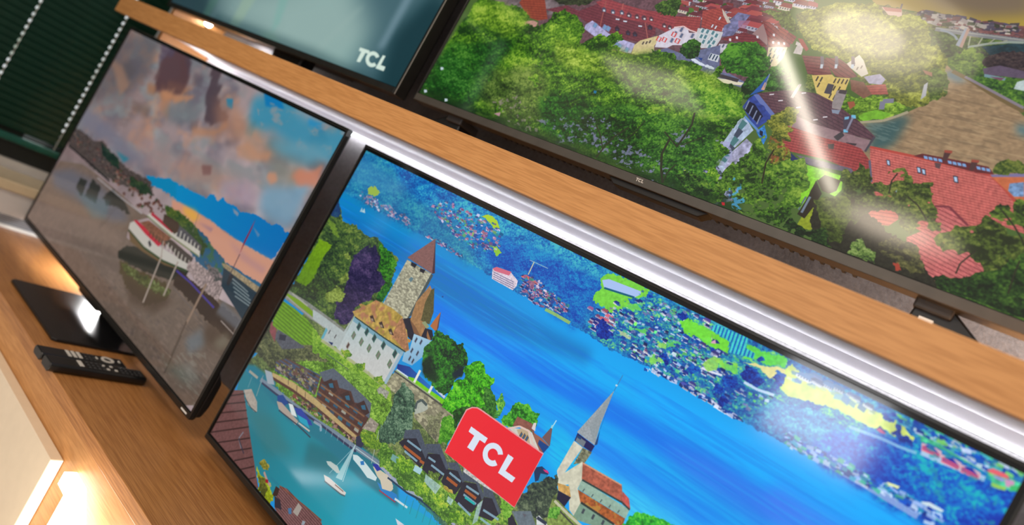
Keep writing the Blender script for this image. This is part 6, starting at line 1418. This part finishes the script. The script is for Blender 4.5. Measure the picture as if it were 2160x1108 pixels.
# ------------------------------------------------------------------ televisions
SW = 1.107; SH = SW * 9 / 16
def letters(parent, x, z, y, h, material):
    """T C L in bold capitals, x and z at the middle of the word"""
    g = new_bm(); t = h * .26; w = h * .80
    def bar(x0, x1, z0, z1): box(g, x0, x1, y - .0006, y, z0, z1)
    a = x - 1.5 * w - h * .12
    bar(a, a + w, z + h / 2 - t, z + h / 2); bar(a + w / 2 - t / 2, a + w / 2 + t / 2, z - h / 2, z + h / 2 - t)
    cx = x; n = 16; R1 = h * .52; R0 = R1 - t
    for k in range(n):
        t0 = .7 + (2 * math.pi - 1.4) * k / n; t1 = .7 + (2 * math.pi - 1.4) * (k + 1) / n
        prism(g, [(cx + R0 * math.cos(t0), z + R0 * math.sin(t0)), (cx + R1 * math.cos(t0), z + R1 * math.sin(t0)), (cx + R1 * math.cos(t1), z + R1 * math.sin(t1)), (cx + R0 * math.cos(t1), z + R0 * math.sin(t1))], y - .0006, y, 'y')
    b = x + w * .5 + h * .14
    bar(b, b + t, z - h / 2, z + h / 2); bar(b + t, b + w * .9, z - h / 2, z - h / 2 + t)
    return lab(obj('logo', g, material, parent), 'small silver lettering on the lower bezel')
def television(label, x0, y, zt, scr, side=.009, top=.010, chin=.014, thick=.024, hump=.060, border=.004, chinmat=None, edgemat=None):
    x1 = x0 + SW; zb = zt - SH
    t = thing('television', label, 'television', ((x0 + x1) / 2, y + .03, zb - chin), 'televisions on display')
    X0, X1, Z0, Z1 = x0 - side, x1 + side, zb - chin, zt + top
    bm = new_bm(); box(bm, X0 + .001, X1 - .001, y + .0012, y + thick, Z0 + .001, Z1 - .001, .002); obj('cabinet', bm, BLACK, t)
    fr = new_bm()                                                     # thin proud frame at the outer edge
    box(fr, X0, X0 + side - border, y - .0022, y + thick - .004, Z0, Z1, .0007); box(fr, X1 - side + border, X1, y - .0022, y + thick - .004, Z0, Z1, .0007)
    box(fr, X0 + side - border, X1 - side + border, y - .0022, y + thick - .004, Z1 - top + border, Z1, .0007)
    f = obj('bezel', fr, edgemat or BEZEL, t)
    cb = new_bm(); box(cb, X0 + side - border, X1 - side + border, y - .0030, y + thick - .002, Z0, zb - border * .5, .0009); obj('lower_bezel', cb, chinmat or BEZEL, t)
    gl = new_bm(); box(gl, x0 - border, x1 + border, y + .0004, y + .0011, zb - border * .5, zt + border); obj('screen_border', gl, GLASSB, t)
    me = bpy.data.meshes.new('screen'); me.from_pydata([(x0, y, zb + EYE), (x1, y, zb + EYE), (x1, y, zt + EYE), (x0, y, zt + EYE)], [], [(0, 1, 2, 3)])
    u = me.uv_layers.new(name='UVMap')
    for l, q in zip(u.data, ((0, 0), (1, 0), (1, 1), (0, 1))): l.uv = q
    me.materials.append(scr); s = bpy.data.objects.new('screen', me); C.objects.link(s); s.parent = t; s.matrix_parent_inverse = Matrix.Translation(-t.location)
    hb = new_bm()                                                     # rear electronics box with sloped sides
    a0, a1, c0, c1 = X0 + .10, X1 - .10, Z0 + .004, Z0 + SH * .62
    prism(hb, [(y + thick, c0), (y + thick + hump * .8, c0 + .006), (y + thick + hump, c0 + .03), (y + thick + hump, c1 - .05), (y + thick, c1)], a0, a1, 'x', .004)
    hs = obj('rear_housing', hb, BLACK, t)
    vb = new_bm(); n = 46
    for k in range(n):
        xx = a0 + .12 + (a1 - a0 - .24) * k / n
        box(vb, xx, xx + .005, y + thick + .012, y + thick + hump * .50, c0 - .0003, c0 + .004)
    obj('vent_ribs', vb, KEYD, hs)
    return t, (X0, X1, Z0, Z1)
S1 = screen_mat('sunset_harbour_picture', PIC1, rough=.10, spec=.4)
S2 = screen_mat('lake_castle_picture', PIC2, rough=.10, spec=.4)
S3 = screen_mat('soft_teal_picture', PIC3, rough=.10, spec=.4)
S4 = screen_mat('old_town_picture', PIC4, rough=.075, spec=.45)
T1 = (-2.2349, 0.8387, 0.0767); T2 = (-1.0701, 0.8597, 0.0650); T3 = (-2.2437, 0.9000, 0.8337); T4 = (-1.0931, 0.9240, 0.8454)
# lower left, on a pedestal
tv, q = television('television on a black pedestal showing a moored boat at sunset, lower left', *T1, S1, chin=.014, thick=.012, hump=.05)
bm = new_bm(); prism(bm, [(T1[1] + .010, q[2] + .004), (T1[1] + .022, q[2] + .006), (T1[1] + .029, q[2] + .030), (T1[1] + .029, q[2] + .082), (T1[1] + .0122, q[2] + .106)], q[0] + .004, q[1] - .0015, 'x', .003); obj('lower_housing', bm, BLACK, tv)
bm = new_bm(); prism(bm, [(-1.790, .708), (-1.485, .708), (-1.478, .716), (-1.478, .935), (-1.800, .935), (-1.800, .716)], -.5995, -.5925, 'z', .0015); lab(obj('stand_plate', bm, PLATE, tv), 'glossy black stand plate')
bm = new_bm(); prism(bm, [(-1.70, -.593), (-1.58, -.593), (-1.60, -.48), (-1.68, -.48)], .882, .912, 'y', .004); obj('stand_neck', bm, BLACK, tv)
bm = new_bm(); prism(bm, [(-1.765, q[2] + .001), (-1.750, q[2] - .008), (-1.635, q[2] - .008), (-1.620, q[2] + .001)], T1[1] - .001, T1[1] + .02, 'y', .001); obj('sensor_bar', bm, BLACK, tv)
bm = new_bm(); box(bm, q[1] - .037, q[1] - .013, T1[1] - .0036, T1[1] - .0030, q[2] + .004, q[2] + .007); lab(obj('sticker', bm, WHITEE, tv), 'thin white sticker at the lower right corner')
# lower right
tv2, q2 = television('largest television, showing a castle by a blue lake with a red logo square', *T2, S2, side=.009, top=.0105, chin=.013, border=.006, thick=.028)
for fx in (q2[0] + .33, q2[1] - .33):
    bm = new_bm(); prism(bm, [(.80, -.5995), (.815, -.5995), (.872, -.582), (.93, -.5995), (.945, -.5995), (.885, q2[2] + .0005), (.862, q2[2] + .0005)], fx - .012, fx + .012, 'x', .0015); obj('leg', bm, BLACK, tv2)
# upper left
tv3, q3 = television('upper left television with a pale teal picture and three white letters', *T3, S3, side=.011, chin=.015, thick=.030, edgemat=BEZEL)
bm = new_bm(); box(bm, q3[1] - .0016, q3[1] - .0002, T3[1] - .0026, T3[1] - .0022, q3[2], q3[3]); lab(obj('edge_highlight', bm, EDGE, tv3), 'thin light line at the right edge, the bezel highlight built as a strip')  # bezel edge highlight put in as a pale metal strip
bm = new_bm(); box(bm, -1.80, -1.42, .905, 1.02, SZ1 + .0005, SZ1 + .010, .003); obj('stand_plate', bm, BLACK, tv3)
bm = new_bm(); box(bm, -1.68, -1.54, .935, .975, SZ1 + .009, q3[2] + .05, .004); obj('stand_neck', bm, BLACK, tv3)
# upper right
tv4, q4 = television('upper right television showing red town roofs, green trees and a brown river', *T4, S4, side=.006, top=.008, chin=.016, border=.003, thick=.030, hump=.055, chinmat=CHIN)
letters(tv4, -.539, q4[2] + .0085, T4[1] - .0031, .0056, EDGE)
for s, fx in ((1, -.112), (-1, -.985)):
    b = new_bm(); prism(b, [(fx - s * .016, q4[2] + .003), (fx + s * .022, q4[2] + .003), (fx + s * .085, SZ1 + .0135), (fx + s * .095, SZ1 + .0006), (fx - s * .022, SZ1 + .0006)], .946, .986, 'y', .003)
    l = obj('leg', b, BLACK, tv4)
    b = new_bm(); box(b, fx - .019, fx + .024, .938, .994, q4[2] - .012, q4[2] + .004, .003); obj('leg_bracket', b, KEYD, l)
b = new_bm(); box(b, -.118, -.102, .930, .9455, SZ1 + .018, SZ1 + .030); lab(obj('tag', b, WHITEE, tv4), 'small white tag on the right leg')
b = new_bm(); prism(b, [(-.60, q4[2] + .001), (-.585, q4[2] - .010), (-.43, q4[2] - .010), (-.415, q4[2] + .001)], T4[1] + .004, T4[1] + .028, 'y', .0015); obj('sensor_bar', b, BLACK, tv4)

# ------------------------------------------------------------------ remotes
def remote(label, x, y0, y1, zt, kind):
    w = .0205; t = thing('remote_control', label, 'remote control', (x, (y0 + y1) / 2, -.5995), 'remotes on the counter')
    z0, z1 = -.5992, -.5992 + zt
    b = new_bm(); prism(b, [(x - w, z0 + .006), (x - w + .005, z0), (x + w - .005, z0), (x + w, z0 + .006), (x + w, z1 - .004), (x + w - .004, z1), (x - w + .004, z1), (x - w, z1 - .004)], y0, y1, 'y', .0016); body = obj('body', b, RUBBER, t)
    def key(u0, u1, v0, v1, m, name='key'):
        g = new_bm(); box(g, x + u0 * w, x + u1 * w, y0 + v0 * (y1 - y0), y0 + v1 * (y1 - y0), z1 + .0001, z1 + .0014, .0005); return obj(name, g, m, t)
    if kind == 'a':
        for v in (.30, .362, .424): key(-.62, .72, v, v + .040, KEYS)
        g = new_bm()
        for k in range(24):
            a0 = k * math.pi / 12; a1 = a0 + math.pi / 12; cy = y0 + .79 * (y1 - y0)
            prism(g, [(x + math.cos(a) * r, cy + math.sin(a) * r) for a, r in ((a0, .0075), (a0, .0135), (a1, .0135), (a1, .0075))], z1 + .0001, z1 + .0012, 'z')
        obj('ring_key', g, KEYS, t)
        for v in (.645, .925): key(-.22, .22, v, v + .022, KEYS)
        for v in (.50, .55, .60):
            for u in (-.6, 0, .5): key(u, u + .28, v, v + .03, KEYD)
    else:
        key(-.6, .6, .29, .335, KEYS)
        for v in (.575, .66): key(.18, .48, v, v + .03, KEYS); key(-.55, -.25, v - .03, v, KEYS)
        for v in (.38, .43, .48, .53, .73, .78, .83, .88, .93):
            for u in (-.66, -.14, .38): key(u, u + .30, v, v + .026, KEYD)
remote('black remote control with a pale ring key, nearer the television stand', -1.389, .652, .822, .017, 'a')
remote('longer black remote control with one pale bar key, farther from the television stand', -1.3435, .654, .848, .019, 'b')

# ------------------------------------------------------------------ small things above the shelf
sp = thing('spot_bulb', 'small glowing lamp by the end panel behind the upper left television', 'lamp', (-2.250, 1.027, SZ1))
b = new_bm(); bmesh.ops.create_uvsphere(b, u_segments=16, v_segments=10, radius=.012, matrix=Matrix.Translation((-2.250, 1.027, .219))); obj('bulb', b, SPOTW, sp, True)
b = new_bm(); tube(b, [(-2.250, 1.027, SZ1 + .0006), (-2.250, 1.027, .2075)], .005); obj('stem', b, BLACK, sp)
b = new_bm(); tube(b, spline([(-2.235, 1.05, SZ1 + .004), (-2.16, 1.02, SZ1 + .030), (-2.08, 1.06, SZ1 + .045), (-2.0, 1.05, SZ1 + .012), (-1.90, 1.04, SZ1 + .004), (-1.83, 1.03, SZ1 + .004)]), .003); o = obj('power_cable', b, BLACK); o['label'] = 'thin black cable looping under the upper left television'; o['category'] = 'cable'
b = new_bm(); tube(b, spline([(-1.30, .99, SZ1 + .004), (-1.18, .975, SZ1 + .022), (-1.09, .985, SZ1 + .030), (-1.03, 1.02, SZ1 + .012), (-1.01, 1.06, SZ1 + .0045)]), .0036); o = obj('signal_cable', b, GRILLE); o['label'] = 'grey cable lying on the shelf between the upper televisions'; o['category'] = 'cable'

# ------------------------------------------------------------------ light
def area(name, loc, rot, sx, sy, power, col, spread=180):
    l = bpy.data.lights.new(name, 'AREA'); l.shape = 'RECTANGLE'; l.size = sx; l.size_y = sy; l.energy = power; l.color = col; l.spread = math.radians(spread)
    o = bpy.data.objects.new(name, l); C.objects.link(o); o.location = loc; o.rotation_euler = rot; return o
WARM = (1.0, .84, .66)
area('ceiling_tube', (-1.12, -1.2, 2.50), (0, 0, 0), .055, 1.5, 9, (1, .90, .74))
def downlight(x, y, discs):
    # a round ceiling lamp: bright bulb, dimmer reflector and frosted rim around it
    for k, (d, p) in enumerate(discs):
        o = area('downlight', (x, y, 2.52 - .002 * k), (0, 0, 0), d, d, p, WARM); o.data.shape = 'DISK'
downlight(-.80, -.32, ((.70, 5.0), (.46, 3.2), (.26, 1.7)))
downlight(-.86, -2.25, ((.75, 7.0), (.45, 4.5)))
for x, y, w, p in ((1.7, -1.7, .8, 70), (1.35, .15, .5, 6), (-2.0, -1.2, .5, 3.5)):
    area('ceiling_fill', (x, y, 2.52), (0, 0, 0), w, w * .8, p, WARM)  # unseen fill lights, added to brighten the oak, floor and right wall
a = Vector((-1.67, .10, .30)); b = Vector((-1.61, -1.53, .30)); yv = (b - a).normalized(); zv = ((a + b) / 2 - Vector((-.85, .86, .65)))
zv = (zv - yv * zv.dot(yv)).normalized(); xv = yv.cross(zv)
o = area('screen_band_light', (0, 0, 0), (0, 0, 0), .04, (b - a).length, 1.6, (.95, .97, 1.0), 95)  # unseen light, added for the pale band mirrored in the lake screen
o.matrix_world = Matrix(((xv.x, yv.x, zv.x, (a.x + b.x) / 2), (xv.y, yv.y, zv.y, (a.y + b.y) / 2), (xv.z, yv.z, zv.z, .30), (0, 0, 0, 1)))
area('shop_window', (-.80, -3.0, 1.43), (math.radians(90), 0, 0), .62, .50, 13, (.95, .97, 1.0))
def point(name, loc, power, col, r=.02):
    l = bpy.data.lights.new(name, 'POINT'); l.energy = power; l.color = col; l.shadow_soft_size = r
    o = bpy.data.objects.new(name, l); C.objects.link(o); o.location = (loc[0], loc[1], loc[2] + EYE); return o
point('patch_glow', (-.985, .625, -.755), 2.0, (1, .86, .62), .03)  # unseen point light, added to spread the glowing panel's light onto the oak
area('counter_fill', (-1.93, 1.00, EYE - .50), (0, 0, 0), .07, .07, 3.2, (1, .98, .97)).data.shape = 'DISK'  # unseen light behind the lower left television, added for the counter's white hot spot
point('shelf_glow', (-2.17, 1.02, .080), .28, (1, .97, .95), .01)  # unseen point light, added to brighten one spot of the shelf underside
point('spot_glow', (-2.02, 1.04, .215), .8, (1, .97, .98), .01)  # unseen point light apart from the bulb, added to whiten the wall
area('right_wall_fill', (.26, 1.0, 1.80), (0, math.radians(14), 0), .10, .10, 15, (1, .97, .94))  # unseen light, added to brighten the wall at the right end

w = bpy.data.worlds.new('World'); bpy.context.scene.world = w; w.use_nodes = True
w.node_tree.nodes['Background'].inputs[0].default_value = (1.0, .93, .86, 1); w.node_tree.nodes['Background'].inputs[1].default_value = .45

# ------------------------------------------------------------------ camera
cd = bpy.data.cameras.new('Camera'); cam = bpy.data.objects.new('Camera', cd); C.objects.link(cam)
cd.sensor_width = 36.0; cd.lens = 24.1213; cd.clip_start = .01
r, u, f = (Vector(v) for v in ((0.707826, 0.517193, 0.481138), (-0.383106, -0.291182, 0.876609), (-0.593474, 0.804814, 0.007967)))
cam.matrix_world = Matrix(((r.x, u.x, -f.x, 0), (r.y, u.y, -f.y, 0), (r.z, u.z, -f.z, EYE), (0, 0, 0, 1)))
cd.dof.use_dof = True; cd.dof.focus_distance = 1.02; cd.dof.aperture_fstop = 2.3
sc = bpy.context.scene; sc.camera = cam
sc.view_settings.view_transform = 'Standard'; sc.view_settings.look = 'None'; sc.view_settings.gamma = 1; sc.view_settings.use_curve_mapping = False; sc.view_settings.exposure = 0.0
try: sc.cycles.use_denoising = True; sc.cycles.sample_clamp_indirect = 6.0
except Exception: pass
